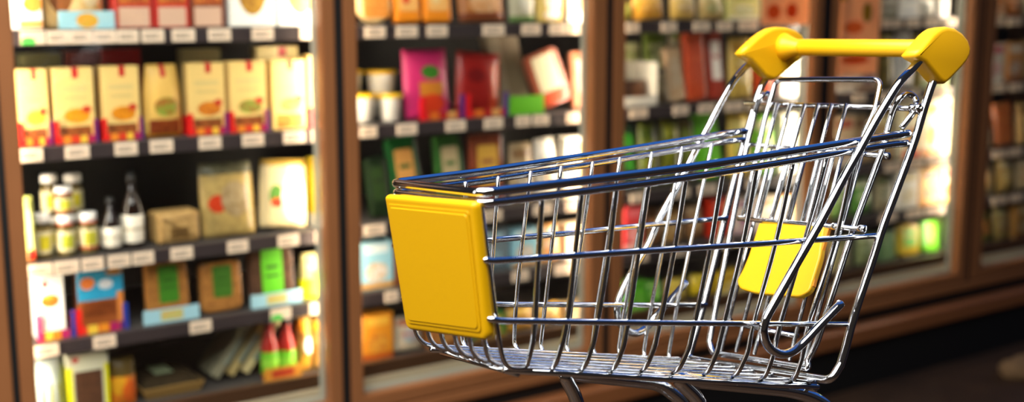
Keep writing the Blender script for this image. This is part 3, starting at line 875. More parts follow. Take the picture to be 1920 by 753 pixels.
filler(3, 2, [
    ('t', 1176, 1204, 236, '#1f2a22', '#2c4430', '#3c8a2c', 'dark pack with green strip'),
    ('b', 1206, 1244, 232, '#56601c', '#8a8a28', '#3c4a14', 'dark olive pouch'),
    ('b', 1246, 1284, 228, '#6c6c1c', '#4c5418', '#888a2c', 'moss green pouch'),
    ('t', 1288, 1318, 226, '#4a4a20', '#6c5c28', '#7c8c2c', 'brown-green pack'),
    ('t', 1322, 1370, 212, '#5cb420', '#74cc2c', '#68c424', 'bright lime green pack'),
    ('b', 1374, 1416, 216, '#d8b848', '#a0c040', '#e8d880', 'yellow and lime pouch'),
    ('b', 1420, 1462, 216, '#78c030', '#a8d860', '#e8e4b0', 'spring green pouch'),
    ('c', 1466, 1498, 214, '#d8d0b8', '#a89870', '#f0ecdc', 'ivory food carton'),
])
filler(3, 3, [
    ('c', 1172, 1208, 386, '#d03c40', '#e87078', '#f0c0b8', 'coral red carton'),
    ('b', 1212, 1248, 392, '#7a5434', '#a87848', '#50341c', 'dark brown pouch'),
    ('b', 1252, 1290, 388, '#a88450', '#c8a878', '#705028', 'tan snack pouch'),
    ('b', 1294, 1330, 386, '#8a6440', '#b08a58', '#d0b088', 'hazel brown pouch'),
    ('c', 1334, 1374, 372, '#d0341c', '#e85c34', '#b8241c', 'scarlet food carton'),
    ('c', 1378, 1416, 372, '#e8d8c8', '#a05c80', '#c8a0b0', 'pale mauve carton'),
    ('c', 1420, 1462, 370, '#e8dcc4', '#c88c58', '#f4f0e4', 'cream biscuit carton'),
    ('c', 1466, 1498, 368, '#c89868', '#e8c8a0', '#a06c3c', 'light brown carton'),
])
filler(3, 4, [
    ('c', 1176, 1212, 528, '#5cb030', '#3c8a1c', '#88d050', 'grass green carton'),
    ('b', 1214, 1250, 530, '#4ca028', '#78c848', '#a8d870', 'fresh green pouch'),
    ('b', 1254, 1296, 526, '#c8a83c', '#a88a28', '#e0cc60', 'ochre food pouch'),
    ('b', 1300, 1346, 520, '#d8b824', '#c09c1c', '#e8d050', 'bright yellow pouch'),
    ('c', 1350, 1398, 512, '#d8b42c', '#b88c1c', '#ece0a0', 'lemon yellow carton'),
    ('c', 1402, 1450, 505, '#c8b890', '#98805c', '#e8dcc0', 'sandy food carton'),
    ('c', 1454, 1496, 498, '#b09c74', '#d8ccac', '#80683c', 'khaki food carton'),
])
# ------------------------------------------------------------------ FOURTH DOOR
filler(4, 0, [
    ('c', 1652, 1684, -4, '#9c9484', '#c8c4b8', '#5c6444', 'grey-beige carton'),
    ('c', 1688, 1722, -6, '#f2f0ea', '#c8ccd0', '#ffffff', 'bright white carton'),
    ('b', 1726, 1758, -4, '#e8e4d8', '#8d9088', '#f4f2ec', 'pale grey pouch'),
    ('c', 1761, 1778, -8, '#d8d4cc', '#5c5c54', '#f0eeea', 'light grey carton'),
])
filler(4, 1, [
    ('c', 1562, 1606, 78, '#d8c8b4', '#a8805c', '#f0e6d8', 'buff carton under the poster'),
    ('c', 1610, 1646, 90, '#e0d4c0', '#8d7a9c', '#a87c60', 'cream carton with purple print'),
    ('b', 1650, 1684, 62, '#7c6c34', '#5c4c24', '#a89c5c', 'drab olive pouch'),
    ('b', 1688, 1724, 60, '#f2f0ec', '#b8c0bc', '#e8eae6', 'white bulging pouch'),
    ('c', 1728, 1760, 66, '#8d7c44', '#c8b888', '#5c7030', 'olive brown carton'),
    ('c', 1763, 1780, 62, '#a8b078', '#d8d8c0', '#6c7c3c', 'sage green carton'),
])
filler(4, 2, [
    ('c', 1562, 1604, 218, '#d0b48c', '#a8543c', '#e8dcc8', 'fawn food carton'),
    ('b', 1608, 1648, 220, '#c8a878', '#e0ccb0', '#88603c', 'light tan pouch'),
    ('b', 1652, 1690, 212, '#b89868', '#d8b050', '#f0e0a8', 'wheat brown pouch'),
    ('c', 1694, 1728, 192, '#f3e8c0', '#e8c050', '#d83c1c', 'cream carton with red base'),
    ('c', 1732, 1764, 188, '#f6eccc', '#e8b83c', '#e88c28', 'ivory carton with golden print'),
    ('c', 1767, 1782, 184, '#f4e8c8', '#d89838', '#e8d098', 'pale cream carton'),
])
filler(4, 3, [
    ('b', 1562, 1600, 338, '#789c54', '#4c7430', '#c8d8a8', 'soft green pouch'),
    ('b', 1604, 1642, 336, '#5c9040', '#88b860', '#d8e0b8', 'mid green pouch'),
    ('b', 1646, 1680, 330, '#a89c7c', '#d8d0b8', '#6c7c4c', 'stone coloured pouch'),
    ('c', 1684, 1722, 322, '#f4f0e4', '#d8c890', '#e8e4d4', 'large off-white carton'),
    ('c', 1726, 1764, 318, '#e8b860', '#6c2430', '#e89c30', 'orange carton with maroon top'),
    ('c', 1767, 1780, 314, '#f0dcb4', '#a83c3c', '#e8b050', 'honey coloured carton'),
])
filler(4, 4, [
    ('b', 1562, 1606, 446, '#a8a074', '#c8c098', '#7c7c4c', 'dull green-grey pouch'),
    ('b', 1610, 1650, 442, '#8d9868', '#68844c', '#c0c8a0', 'muted green pouch'),
    ('t', 1656, 1688, 436, '#6c8c58', '#88a878', '#78a068', 'jade green pack'),
    ('t', 1692, 1732, 426, '#d8d43c', '#e8a82c', '#6cc41c', 'yellow pack with lime label'),
    ('t', 1736, 1768, 420, '#58b018', '#78cc2c', '#6cc81c', 'vivid lime pack'),
    ('c', 1771, 1784, 412, '#8d9c6c', '#c8d0a8', '#586c34', 'grey-green carton'),
])
# ------------------------------------------------------------------ FIFTH DOOR
filler(5, 0, [
    ('c', 1852, 1886, -6, '#a8845c', '#c86428', '#d8c0a0', 'tan carton'),
    ('b', 1890, 1924, -6, '#c06c2c', '#8d4420', '#d8b088', 'rust orange pouch'),
    ('c', 1928, 1970, -8, '#b0a488', '#88784c', '#d8d0b8', 'stone grey carton'),
])
filler(5, 1, [
    ('c', 1850, 1884, 82, '#b8b4a8', '#a84c5c', '#d8d4c8', 'grey carton with pink print'),
    ('c', 1888, 1920, 80, '#c88c50', '#e0d4c0', '#8d4c28', 'copper brown carton'),
    ('b', 1924, 1966, 78, '#a89468', '#d0c4a0', '#6c5c34', 'dun coloured pouch'),
])
filler(5, 2, [
    ('b', 1846, 1870, 204, '#b8a888', '#d8d0bc', '#8d8468', 'pale taupe pouch'),
    ('t', 1874, 1910, 196, '#a85428', '#c87840', '#b86434', 'burnt orange pack'),
    ('b', 1914, 1956, 194, '#b8945c', '#d8c090', '#806034', 'camel brown pouch'),
])
filler(5, 3, [
    ('b', 1842, 1872, 302, '#b09c70', '#d89c38', '#d0c4a4', 'beige pouch with amber print'),
    ('b', 1876, 1908, 298, '#a88c4c', '#d8b050', '#c8bc98', 'mustard brown pouch'),
    ('b', 1912, 1950, 294, '#c8b084', '#d88c30', '#e0d4b8', 'sand coloured pouch'),
])
filler(5, 4, [
    ('b', 1838, 1866, 396, '#6c7034', '#a83c2c', '#8d9448', 'dark olive-red pouch'),
    ('b', 1870, 1900, 390, '#98844c', '#7a4420', '#b8b080', 'brass brown pouch'),
    ('c', 1904, 1940, 384, '#a87c40', '#d8c090', '#6c3c1c', 'chestnut carton'),
])

# ------------------------------------------------------------------ posters on the door glass
def poster(x0, x1, ybot, h, label, decals):
    s, w = span(x0, x1, ybot - 30, .016)
    zb_ = sz((x0 + x1) / 2, ybot, .016)[1]
    o = link_bm('paper_poster', box(-w / 2, w / 2, 0, .0012, 0, h), printed('#ffd0a8', decals, rough=.6), matrix=MF @ Matrix.Translation((s, .0195, zb_)))
    nt_ = o.data.materials[0].node_tree
    p_ = nt_.nodes['Principled BSDF']
    tl = nt_.nodes.new('ShaderNodeBsdfTranslucent')
    ms = nt_.nodes.new('ShaderNodeMixShader')
    ms.inputs[0].default_value = .7
    nt_.links.new(p_.inputs['Base Color'].links[0].from_socket, tl.inputs[0])
    nt_.links.new(p_.outputs[0], ms.inputs[1])
    nt_.links.new(tl.outputs[0], ms.inputs[2])
    nt_.links.new(ms.outputs[0], nt_.nodes['Material Output'].inputs[0])
    tag(o, label, 'poster', 'peach posters on the freezer glass')
poster(1429, 1520, 47, .42, 'peach poster with orange prints on the third glass door', [('e', .25, .12, .14, .07, '#e0763a'), ('e', .62, .13, .12, .07, '#d8662c'), ('e', .35, .4, .18, .08, '#7aa03c'), ('e', .7, .6, .2, .1, '#e07038')])
poster(1559, 1648, 140, .50, 'peach poster with leafy prints on the fourth glass door', [('e', .22, .64, .10, .05, '#b89a3c'), ('e', .72, .50, .10, .08, '#a8923c'), ('e', .5, .12, .3, .04, '#e07a44'), ('e', .45, .38, .2, .05, '#e68a50'), ('e', .8, .82, .15, .07, '#e27a3c')])

# ------------------------------------------------------------------ scrap on the floor
r0 = ray(1915, 705)
Pf = CAMP + r0 * ((FLOOR - CAMH) / r0.z)
bm = bmesh.new()
bmesh.ops.create_icosphere(bm, subdivisions=4, radius=1)
for v in bm.verts:
    n = math.sin(5 * v.co.x + 2 * v.co.y) * .10 + math.sin(9 * v.co.y + 4 * v.co.z) * .06 + math.sin(13 * v.co.z + 7 * v.co.x) * .05
    v.co = v.co * (1 + n)
    v.co.z = max(v.co.z, -.55)
    v.co = V3((v.co.x * .105, v.co.y * .07, (v.co.z + .55) * .06))
tag(link_bm('crumpled_paper', bm, mat('tan_paper', '#6b5236', rough=.8, noise=.3, nscale=20), matrix=Matrix.Translation((Pf.x + .02, Pf.y, FLOOR + .0005)), smooth=True),
    'crumpled tan paper lying on the dark floor in front of the freezers', 'litter')

# ------------------------------------------------------------------ THE TROLLEY
PHI, RHO, CC = math.radians(36), math.radians(4.8), 1.23964
CN = V3((math.sin(PHI) * math.cos(RHO), -math.cos(PHI) * math.cos(RHO), math.sin(RHO)))   # across, towards the camera
CX = CN.cross(V3((0, 0, 1))).normalized()                                                # towards the front
CZ = CX.cross(CN)
CO = CAMP - CN * CC
WA, WB, WC = .0601, -.06944, .03479          # half width of the basket walls: WA + WB*X + WC*Z

def wl(P):
    q = P - CO
    return V3((q.dot(CX), q.dot(CN), q.dot(CZ)))
def lw(X, w, Z):
    return CO + CX * X + CN * w + CZ * Z
def Nn(x, y, off=0.0):
    # relative to camera point: P = CAMP + r k ; across coordinate = P.CN + CC
    r = ray(x, y)
    k = (WA + off - CC) / (r.dot(CN) - WB * r.dot(CX) - WC * r.dot(CZ))
    return CAMP + r * k
def Ff(x, y, off=0.0):
    r = ray(x, y)
    k = -(WA + off + CC) / (r.dot(CN) + WB * r.dot(CX) + WC * r.dot(CZ))
    return CAMP + r * k
def plane_hit(x, y, a, b, c):       # X*a + Z*b = c
    r = ray(x, y)
    k = c / (a * r.dot(CX) + b * r.dot(CZ))
    return CAMP + r * k
def GP(x, y, sh=0.0):
    return plane_hit(x, y, 1, .472, -1.5377 + sh)
ctop, cbot = wl(Nn(907, 381)), wl(Nn(940, 635))
FS = (ctop.x - cbot.x) / (ctop.z - cbot.z)
def FP(x, y, sh=0.0):
    return plane_hit(x, y, 1, -FS, ctop.x - FS * ctop.z + sh)

mid = (Nn(1250, 600) + Ff(1118, 571)) / 2
ROOT = Matrix.Translation((mid.x, mid.y, FLOOR)) @ Matrix.Rotation(math.atan2(CX.y, CX.x), 4, 'Z')
cart = empty('shopping_trolley', ROOT, 'chrome wire shopping trolley with yellow handle, front plate and child seat flap', 'trolley')
RI = ROOT.inverted()
def cpart(name, bm, m, parent=None, smooth=True, label=None):
    for v in bm.verts:
        v.co = RI @ v.co
    o = link_bm(name, bm, m, parent or cart, smooth=smooth)
    if label:
        o['label'] = label
    return o
RW = .0031      # thin wire
# rims
nu = [Nn(*p) for p in ((1704, 250), (1650, 257.5), (1420, 294), (1250, 319), (950, 356))]
fu = [Ff(*p) for p in ((1398, 245.5), (1349, 252.5), (1150, 284.5), (903, 322))]
nl = [Nn(*p) for p in ((1701, 268.5), (1650, 274), (1420, 312), (1250, 338), (950, 376.5))]
nc, fc = Nn(904, 361.5), Ff(733, 343)
ncl = Nn(905, 381)
drop = wl(nc).z - wl(ncl).z
def down(P, d):
    return P - CZ * d
dl = [wl(a).z - wl(b).z for a, b in zip(nu, nl)]
fl = [down(fu[0], dl[0]), down(fu[1], dl[1]), down(fu[2], dl[3]), down(fu[3], dl[4])]
up_path = fillet(catmull(nu, 6)[:-1] + [nu[-1], nc, fc, fu[-1]] + catmull(fu[::-1], 6)[1:], .022)
lo_path = fillet(catmull(nl, 6)[:-1] + [nl[-1], ncl, down(fc, drop), fl[-1]] + catmull(fl[::-1], 6)[1:], .022)
cpart('basket_rim', tube(up_path, .0056, 18), CHROME)
cpart('basket_rim', tube(lo_path, .0050, 18), CHROME)
# belts round the basket
def fmir(P):                    # mirror image of a near point on the far side
    q = wl(P)
    return lw(q.x, -q.y, q.z)
mn = [Nn(*p) for p in ((1647, 441), (1450, 455), (1150, 474), (922, 489))]
mf = [Ff(*p) for p in ((1363, 408), (1289, 415), (1158, 427), (1076, 436), (893, 452))]
mc = Nn(908, 487)
cpart('belt_wire', tube(fillet(mn + [mc, fmir(mc)] + mf[::-1], .016), .0042, 14), CHROME)
ln = [Nn(*p) for p in ((1588, 607), (1250, 605), (940, 601))]
lf = [Ff(*p) for p in ((1324, 571), (1118, 571), (935, 570))]
lc = Nn(920, 598)
cpart('belt_wire', tube(fillet(ln + [lc, fmir(lc)] + lf[::-1], .016), .0040, 14), CHROME)
# side wires: near
near = [((1015, 378), (1010, 480), (1003, 595), (999, 640), (984, 688)),
        ((1090, 364), (1078, 478), (1064, 595), (1055, 640), (1034, 690)),
        ((1155, 355), (1142, 470), (1121, 598), (1112, 645), (1089, 692)),
        ((1216, 346), (1198, 468), (1178, 600), (1169, 648), (1146, 693)),
        ((1286, 334), (1265, 464), (1238, 601), (1227, 650), (1203, 694)),
        ((1355, 324), (1332, 460), (1303, 602), (1292, 652), (1262, 698)),
        ((1419, 314), (1393, 456), (1358, 602), (1346, 655), (1320, 701)),
        ((1488, 303), (1455, 452), (1414, 603), (1402, 660), (1374, 705)),
        ((1551, 294), (1510, 448), (1463, 604), (1450, 665), (1428, 710)),
        ((1603, 286), (1568, 444), (1516, 606), (1504, 672), (1484, 714))]
for w5 in near:
    P = [Nn(x, y, -.004) for x, y in [(w5[0][0] + 1, w5[0][1] - 8)] + list(w5[1:4])] + [Nn(*w5[4], -.026)]
    cpart('side_wire', tube(fillet(catmull(P[:4], 3) + [Nn(*((w5[3][0] + w5[4][0] * .6 + w5[3][0] * -.6), w5[4][1] - 8), -.008), P[4]], .02), RW + .0003, 12), ZINC)
far = [((873, 341), (871, 455), (868, 575), (866, 640)),
       ((934, 331), (924, 478), (914, 590), (908, 642)),
       ((995, 321), (973, 510), (966, 590), (963, 645)),
       ((1052, 312), (1037, 440), (1020, 590), (1012, 650)),
       ((1111, 304), (1092, 440), (1070, 585), (1060, 652)),
       ((1162, 296), (1141, 440), (1118, 585), (1109, 654)),
       ((1222, 286), (1198, 430), (1170, 585), (1158, 659)),
       ((1279, 276), (1247, 440), (1218, 590), (1205, 664)),
       ((1335, 268), (1300, 430), (1266, 590), (1252, 668))]
for w4 in far:
    P = [Ff(x, y, -.004) for x, y in w4]
    e = P[3] + CN * .026 - CZ * .010
    cpart('side_wire', tube(fillet(catmull(P[:3], 3) + [P[3] - CZ * .004, e], .014), RW, 12), ZINC)
# floor of the basket
b0, b1 = wl(Nn(968, 690, -.014)), wl(Nn(1545, 722, -.014))
def floor_z(X):
    return b0.z + (b1.z - b0.z) * (X - b0.x) / (b1.x - b0.x)
def wallw(X, Z):
    return WA + WB * X + WC * Z
for sg in (1, -1):
    pts = [lw(X, sg * (wallw(X, floor_z(X)) - .022), floor_z(X) - .004) for X in (b0.x + .012, (b0.x + b1.x) / 2, b1.x + .004)]
    cpart('floor_edge_rod', tube(pts, .0042, 12), CHROME)
for X in (b0.x - .006, b1.x + .01):
    hw = wallw(X, floor_z(X)) - .02
    cpart('floor_cross_rod', tube([lw(X, -hw, floor_z(X) - .008), lw(X, hw, floor_z(X) - .008)], .0036, 12), CHROME)
# front wires run down the front and back along the floor
for k in range(7):
    fr = -1 + 2 * k / 6
    w_ = lambda X, Z: fr * (wallw(X, Z) - .006)
    t_, b_ = ctop, cbot
    cpt = wl(Nn(953, 678))
    z1 = floor_z(b0.x)
    P = [lw(t_.x, w_(t_.x, t_.z), t_.z), lw(b_.x, w_(b_.x, b_.z), b_.z), lw(cpt.x, w_(cpt.x, cpt.z) * .98, z1 + .004),
         lw(b0.x - .035, fr * (wallw(b0.x, z1) - .022), floor_z(b0.x - .035)), lw(b1.x + .006, fr * (wallw(b1.x, b1.z) - .024), floor_z(b1.x))]
    cpart('front_wire', tube(fillet(P, [0, .012, .022, .02, 0]), RW, 12), ZINC)
# yellow plate on the front
def quad_round(pts, r, n=6):
    out = []
    m = len(pts)
    for i in range(m):
        a, b, c = pts[i - 1], pts[i], pts[(i + 1) % m]
        s, e = b + (a - b).normalized() * r[i], b + (c - b).normalized() * r[i]
        for k in range(n + 1):
            t = k / n
            out.append(s * (1 - t) ** 2 + b * 2 * t * (1 - t) + e * t * t)
    return out
PF = .017
fn = (CX - CZ * FS).normalized()                    # outward normal of the front wall
pl = [FP(719, 366, PF), FP(887, 380, PF), FP(914, 640, PF), FP(760, 618, PF)]
plate = cpart('front_plate', prism(quad_round(pl, [.006, .008, .013, .013]), -fn * .0135, .0055, 4), YELP, smooth=False)
for k, (i, hgt) in enumerate(((.010, .0012), (.0145, .0022))):
    c = sum(pl, V3()) / 4
    ins = []
    for p, q, r in zip(pl, pl[1:] + pl[:1], pl[-1:] + pl[:-1]):
        ins.append(p + (q - p).normalized() * i + (r - p).normalized() * i)
    cpart('raised_panel', prism(quad_round(ins, [.004, .005, .008, .008]), fn * hgt, .0008, 2), YELP, plate, smooth=False)
# frame tubes
OFF = .007
nm = [Nn(x, y, OFF) for x, y in ((1758, 138), (1751, 149), (1740.6, 178), (1730, 212), (1716.7, 257.5), (1700.8, 302.6), (1676, 369), (1655.4, 424.5), (1638, 480), (1612, 558), (1597, 607), (1586, 650), (1575.5, 684))]
fmn = [Ff(x, y, OFF) for x, y in ((1446, 136), (1437, 147), (1425, 168), (1413, 205), (1393, 275), (1380, 325), (1366, 380), (1332, 520), (1311, 600), (1297, 648))]
nb, fb = Nn(1558, 713, OFF), Ff(1289, 672, OFF)
path = catmull(nm, 5) + [nb, fb] + catmull(fmn[::-1], 5)
cpart('frame_tube', tube(fillet(path, [.0] * len(catmull(nm, 5)) + [.028, .028] + [.0] * len(catmull(fmn, 5)), 8), .0060, 18), CHROME)
nh = [(1734, 104), (1722, 116), (1709, 131), (1687.5, 153), (1666, 186), (1640, 230), (1613, 279), (1584, 330), (1538.5, 416), (1497.5, 487), (1449, 573), (1435, 600), (1431.6, 624), (1441.5, 650), (1464, 663), (1488.5, 657), (1513, 635), (1538, 608), (1577, 568)]
fh = [(1424, 105), (1412, 117), (1403, 121), (1378, 148), (1357, 183), (1340, 214), (1326, 241.6), (1301, 288), (1273.5, 343), (1237.6, 407), (1215.6, 458), (1188.5, 504), (1164.6, 549), (1157, 577), (1161, 602), (1176, 619), (1195, 623.7), (1215.6, 610), (1231.5, 590), (1257, 561.6), (1286, 529)]
cpart('side_brace', tube(catmull([Nn(x, y, .0125) for x, y in nh], 5), .0061, 18), CHROME)
cpart('side_brace', tube(catmull([Ff(x, y, .0125) for x, y in fh], 5), .0058, 18), CHROME)
# hinge bar across the back
hb0, hb1 = GP(1398, 193.5), GP(1730, 204)
bar = cpart('hinge_bar', tube([hb0, hb1], .0042, 14), CHROME)
ax = (hb1 - hb0).normalized()
for c, r in ((GP(1722, 203.5), .0080), (GP(1712, 203.3), .0066)):
    cpart('end_collar', tube([c - ax * .004, c + ax * .004], r, 18), CHROME, bar)
# rear gate
ng = [GP(x, y, .009) for x, y in ((1514, 676), (1532, 640), (1550, 585), (1600, 430), (1652, 288), (1663, 247), (1671, 218))] + [GP(1679.5, 196, .013), GP(1690, 182, .012), GP(1703, 176, 0), GP(1714, 182, -.012), GP(1718, 192, -.014)]
fg = [GP(x, y, .009) for x, y in ((1330, 640), (1352, 525), (1380, 380), (1399, 281), (1409, 238), (1415, 212))] + [GP(1421, 192, .013), GP(1428, 180, .012), GP(1436, 174, 0), GP(1443, 178, -.012), GP(1446, 187, -.014)]
gb = [GP(1516, 690, .009), GP(1335, 661, .009)]
gate = cpart('rear_gate', tube(fillet(catmull(ng[::-1], 4) + gb + catmull(fg, 4), [0] * len(catmull(ng, 4)) + [.016, .016] + [0] * len(catmull(fg, 4))), .0047, 14), CHROME)
tail = [GP(1718, 196, -.010), GP(1712, 211, .0), GP(1701, 226, .006), GP(1690, 240, .008)]
cpart('hook_end', tube(catmull(tail, 4), .0045, 14), CHROME, gate)
for xt, xb, yb in ((1466, 1352, 657), (1498, 1380, 659), (1532, 1414, 664), (1566, 1449, 671), (1600, 1480, 675), (1640, 1508, 682)):
    cpart('gate_wire', tube([GP(xt + (xb - xt) * .16, 280, .006), GP(xb, yb, .006)], .0032, 12), ZINC, gate)
for (a, b) in (((1362, 604), (1496, 630)), ((1398, 270), (1663, 293))):
    cpart('gate_cross_wire', tube([GP(*a, .001), GP(*b, .001)], .0036, 12), CHROME, gate)
for p in ((1662, 292.5), (1366, 600)):
    c = GP(*p, .001)
    cpart('pivot_knob', tube([c - ax * .004, c + ax * .004], .0056, 14), CHROME, gate)
# child seat
SB = .024
sbar0, sbar1 = GP(1384, 409, SB), GP(1619, 430, SB)
seat = cpart('child_seat', tube([sbar0, sbar1], .0042, 14), CHROME)
for xt, xb, yb in ((1458, 1400, 410), (1482, 1421, 412), (1509, 1446, 414), (1534, 1474, 417), (1559, 1503, 419), (1587, 1528, 422)):
    cpart('seat_wire', tube([GP(xt, 195, .012), GP(xb, yb, SB - .004)], .0033, 12), ZINC, seat)
loop = [GP(1393, 410, SB - .004), GP(1421, 279, .018), GP(1437, 212, .014), GP(1447, 180, .012), GP(1455, 149, .012), GP(1652, 149, .012), GP(1641, 207, .013), GP(1621, 247, .017), GP(1577, 412, SB - .004)]
cpart('seat_loop', tube(fillet(loop, [0, .02, .02, .012, .014, .014, .02, .02, 0]), .0044, 14), CHROME, seat)
for p in ((1617, 429), (1567, 425)):
    c = GP(*p, SB)
    cpart('pivot_knob', tube([c - ax * .005, c + ax * .005], .0058, 14), CHROME, seat)
fo = [GP(1423, 417, SB + .004), GP(1546, 425, SB + .004), GP(1536, 480, SB + .014), GP(1516, 545, SB + .022), GP(1496, 555, SB + .023), GP(1449, 552, SB + .022), GP(1414, 549, SB + .021), GP(1387, 541, SB + .020), GP(1381, 526, SB + .018), GP(1392, 508, SB + .015), GP(1404, 480, SB + .011)]
def flap(pts, vec):
    return prism(pts, vec, .003, 3)
gn = (CX + CZ * .472).normalized()
fpn = [p for p in fo]
c0 = sum(fpn, V3()) / len(fpn)
nn = (fpn[1] - fpn[0]).cross(fpn[6] - fpn[0]).normalized()
fpn = [p - nn * (p - c0).dot(nn) for p in fpn]
cpart('leg_flap', flap(quad_round(fpn, [.003, .004, .006, .008, .006, .006, .006, .006, .006, .006, .006], 4), gn * -.012), YELP, seat, smooth=False, label='yellow plastic leg flap')
side = [GP(1545, 425, SB + .002), GP(1558, 428, SB - .004), GP(1538, 505, SB + .002), GP(1531, 540, SB + .006), GP(1516, 549, SB + .01)]  # right side of the yellow flap, its shade put into an amber colour
cpart('flap_shaded_side', prism([p - nn * ((p - side[0]).dot(nn)) for p in side], gn * -.008, .001, 1), ORG, seat, smooth=False, label='flap side with its shade painted amber')
# handle
ncap = [(1712, 103), (1724, 91), (1740, 74), (1749, 64), (1758, 57), (1768, 51.5), (1780, 49), (1797, 52), (1812, 61), (1823, 74), (1828, 90), (1826, 103), (1819, 115), (1808, 127), (1790, 144), (1781, 152), (1774, 157), (1768, 156), (1761, 150), (1732, 117), (1718, 110)]
fcap = [(1396, 99), (1410, 83), (1424, 69), (1436, 59), (1448, 52), (1459, 50), (1475, 51), (1490, 56), (1501, 64), (1508, 77), (1509, 92), (1504, 106), (1494, 117), (1480, 130), (1464, 145), (1456, 150), (1448, 147), (1440, 142), (1414, 112), (1402, 106)]
H = cpart('handle_grip', tube([Ff(1466, 88.5, .0), Nn(1764, 91, .0)], .0142, 28, r2=.0132), YEL)
nn_ = CN
pn = [Nn(x, y, .019) for x, y in ncap]
cn_ = sum(pn, V3()) / len(pn)
pn = [p - CN * (p - cn_).dot(CN) for p in pn]
cpart('handle_end', prism(pn, -CN * .030, .007, 4), YEL, H)
pf = [Ff(x, y, -.012) for x, y in fcap]
cf_ = sum(pf, V3()) / len(pf)
pf = [p - CN * (p - cf_).dot(CN) for p in pf]
cpart('handle_end', prism(pf, -CN * .022, .007, 4), YEL, H)
a_, b_ = Ff(1470, 88.5, -.012), Nn(1764, 91, .0)
d_ = (b_ - a_).normalized()
for base, dd in ((a_ + d_ * .0, d_),):
    bm = tube([base, base + dd * .012, base + dd * .024, base + dd * .036], .0245, 28)
    # flared collar
    for v in bm.verts:
        h_ = (v.co - base).dot(dd)
        c_ = base + dd * h_
        k = 1 - .50 * max(0, min(1, h_ / .036)) ** .8
        v.co = c_ + (v.co - c_) * k
    cpart('grip_collar', bm, YEL, H)
for q, fnc in (([(1718, 117), (1728, 109), (1760, 140), (1749, 148)], lambda x, y: Nn(x, y, .004)), ([(1408, 117), (1418, 109), (1444, 138), (1436, 146)], lambda x, y: Ff(x, y, .012))):
    cpart('handle_bracket', prism([fnc(*p) for p in q], -CN * .010, .001, 2), ORG, H, smooth=False, label='amber bracket between handle and tubes')
# lower carriage and castors
def drop_to(P, zt, slope):
    return P + CX * slope * (P.z - zt) + V3((0, 0, zt - P.z))
def chassis(F, off, fx, rx):
    fa, fb_, ra, rb = F(*fx[0], off), F(*fx[1], off), F(*rx[0], off), F(*rx[1], off)
    rl, fl_ = drop_to(F(*rx[2], off), FLOOR + .16, -.10), drop_to(F(*fx[2], off), FLOOR + .16, -.12)
    leg = cpart('carriage_tube', tube(fillet([fl_, F(*fx[2], off), fa, fb_, ra, rb, F(*rx[2], off), rl], [0, .05, .016, .02, .03, .03, .05, 0], 8), .0100, 18), CHROME)
    for p in (rl, fl_):
        b0_ = p - V3((0, 0, .02))
        fk = cpart('castor_fork', box(b0_.x - .014, b0_.x + .014, b0_.y - .022, b0_.y + .022, FLOOR + .06, b0_.z + .024, .004), CHROME, smooth=False)
        cx, cy = b0_.x, b0_.y
        bm = lathe([(.001, -.011), (.046, -.011), (.05, -.006), (.05, .006), (.046, .011), (.001, .011)], 28)
        R = Matrix.Translation((cx, cy, FLOOR + .0505)) @ Matrix.Rotation(math.atan2(CX.y, CX.x), 4, 'Z') @ Matrix.Rotation(math.radians(90), 4, 'X')
        for v in bm.verts:
            v.co = R @ v.co
        cpart('wheel', bm, RUB, fk)
chassis(Nn, -.040, [(1268, 708), (1300, 713), (1320, 757)], [(1480, 731), (1520, 742), (1562, 768)])
chassis(Ff, -.040, [(1056, 699), (1080, 702), (1086, 755)], [(1195, 714), (1238, 720), (1292, 762)])

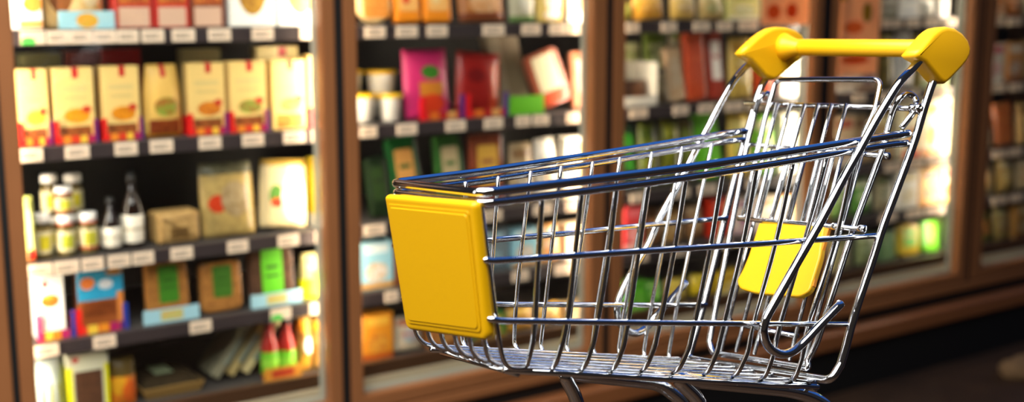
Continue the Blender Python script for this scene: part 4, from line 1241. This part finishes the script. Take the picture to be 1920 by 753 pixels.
# ------------------------------------------------------------------ light
def area(name, loc, target, sx, sy, power, color):
    l = bpy.data.lights.new(name, 'AREA')
    l.shape = 'RECTANGLE'
    l.size, l.size_y = sx, sy
    l.energy = power
    l.color = color
    o = bpy.data.objects.new(name, l)
    COL.objects.link(o)
    o.location = loc
    o.rotation_euler = (V3(target) - V3(loc)).to_track_quat('-Z', 'Y').to_euler()
    return o
def add_overhead_fill():
    o = area('overhead_fill_panel', (-.8, .6, 3.15), (-.8, .6, 0), 2.9, 3.0, 285, (1, .965, .91))  # unseen lamp added as key light and for white streaks on chrome
    o.rotation_euler = (0, 0, math.radians(-45))
add_overhead_fill()
area('side_highlight_lamp', (-2.75, 1.25, 1.65), (.2, 1.75, 1.15), .5, 1.7, 11, (1, .98, .95))  # added strip lamp, not a window: thin highlights on the wires' left edges
wd = bpy.data.worlds.new('reflection_surroundings')  # blue glow added high up ahead for the basket rims to reflect
SC.world = wd
wd.use_nodes = True
nt = wd.node_tree
bg = nt.nodes['Background']
tc = nt.nodes.new('ShaderNodeTexCoord')
dp = nt.nodes.new('ShaderNodeVectorMath')
dp.operation = 'DOT_PRODUCT'
dp.inputs[1].default_value = (.45, .55, .703)
rp = nt.nodes.new('ShaderNodeValToRGB')
nt.links.new(tc.outputs['Generated'], dp.inputs[0])
mr = nt.nodes.new('ShaderNodeMapRange')
mr.inputs[1].default_value = -1
mr.inputs[2].default_value = 1
nt.links.new(dp.outputs['Value'], mr.inputs[0])
nt.links.new(mr.outputs[0], rp.inputs[0])
el = rp.color_ramp.elements
el[0].position, el[0].color = .0, (.035, .026, .02, 1)
el[1].position, el[1].color = 1.0, (.035, .14, .48, 1)
for pos, c in ((.50, (.022, .018, .016, 1)), (.86, (.02, .022, .03, 1)), (.91, (.03, .11, .40, 1))):
    e = el.new(pos)
    e.color = c
nt.links.new(rp.outputs[0], bg.inputs[0])
bg.inputs[1].default_value = 1.0

# ------------------------------------------------------------------ camera
cd = bpy.data.cameras.new('camera')
cam = bpy.data.objects.new('camera', cd)
COL.objects.link(cam)
cam.location = CAMP
cam.rotation_euler = (math.pi / 2 - PITCH, 0, 0)
cd.sensor_width = 36
cd.lens = FPX / 1920 * 36
cd.clip_start = .05
cd.dof.use_dof = True
cd.dof.focus_distance = 1.66
cd.dof.aperture_fstop = 2.3
SC.camera = cam
SC.view_settings.view_transform = 'Standard'
SC.view_settings.look = 'None'
SC.view_settings.exposure = 0.15
SC.view_settings.gamma = 1
SC.view_settings.use_curve_mapping = False
SC.cycles.use_denoising = True
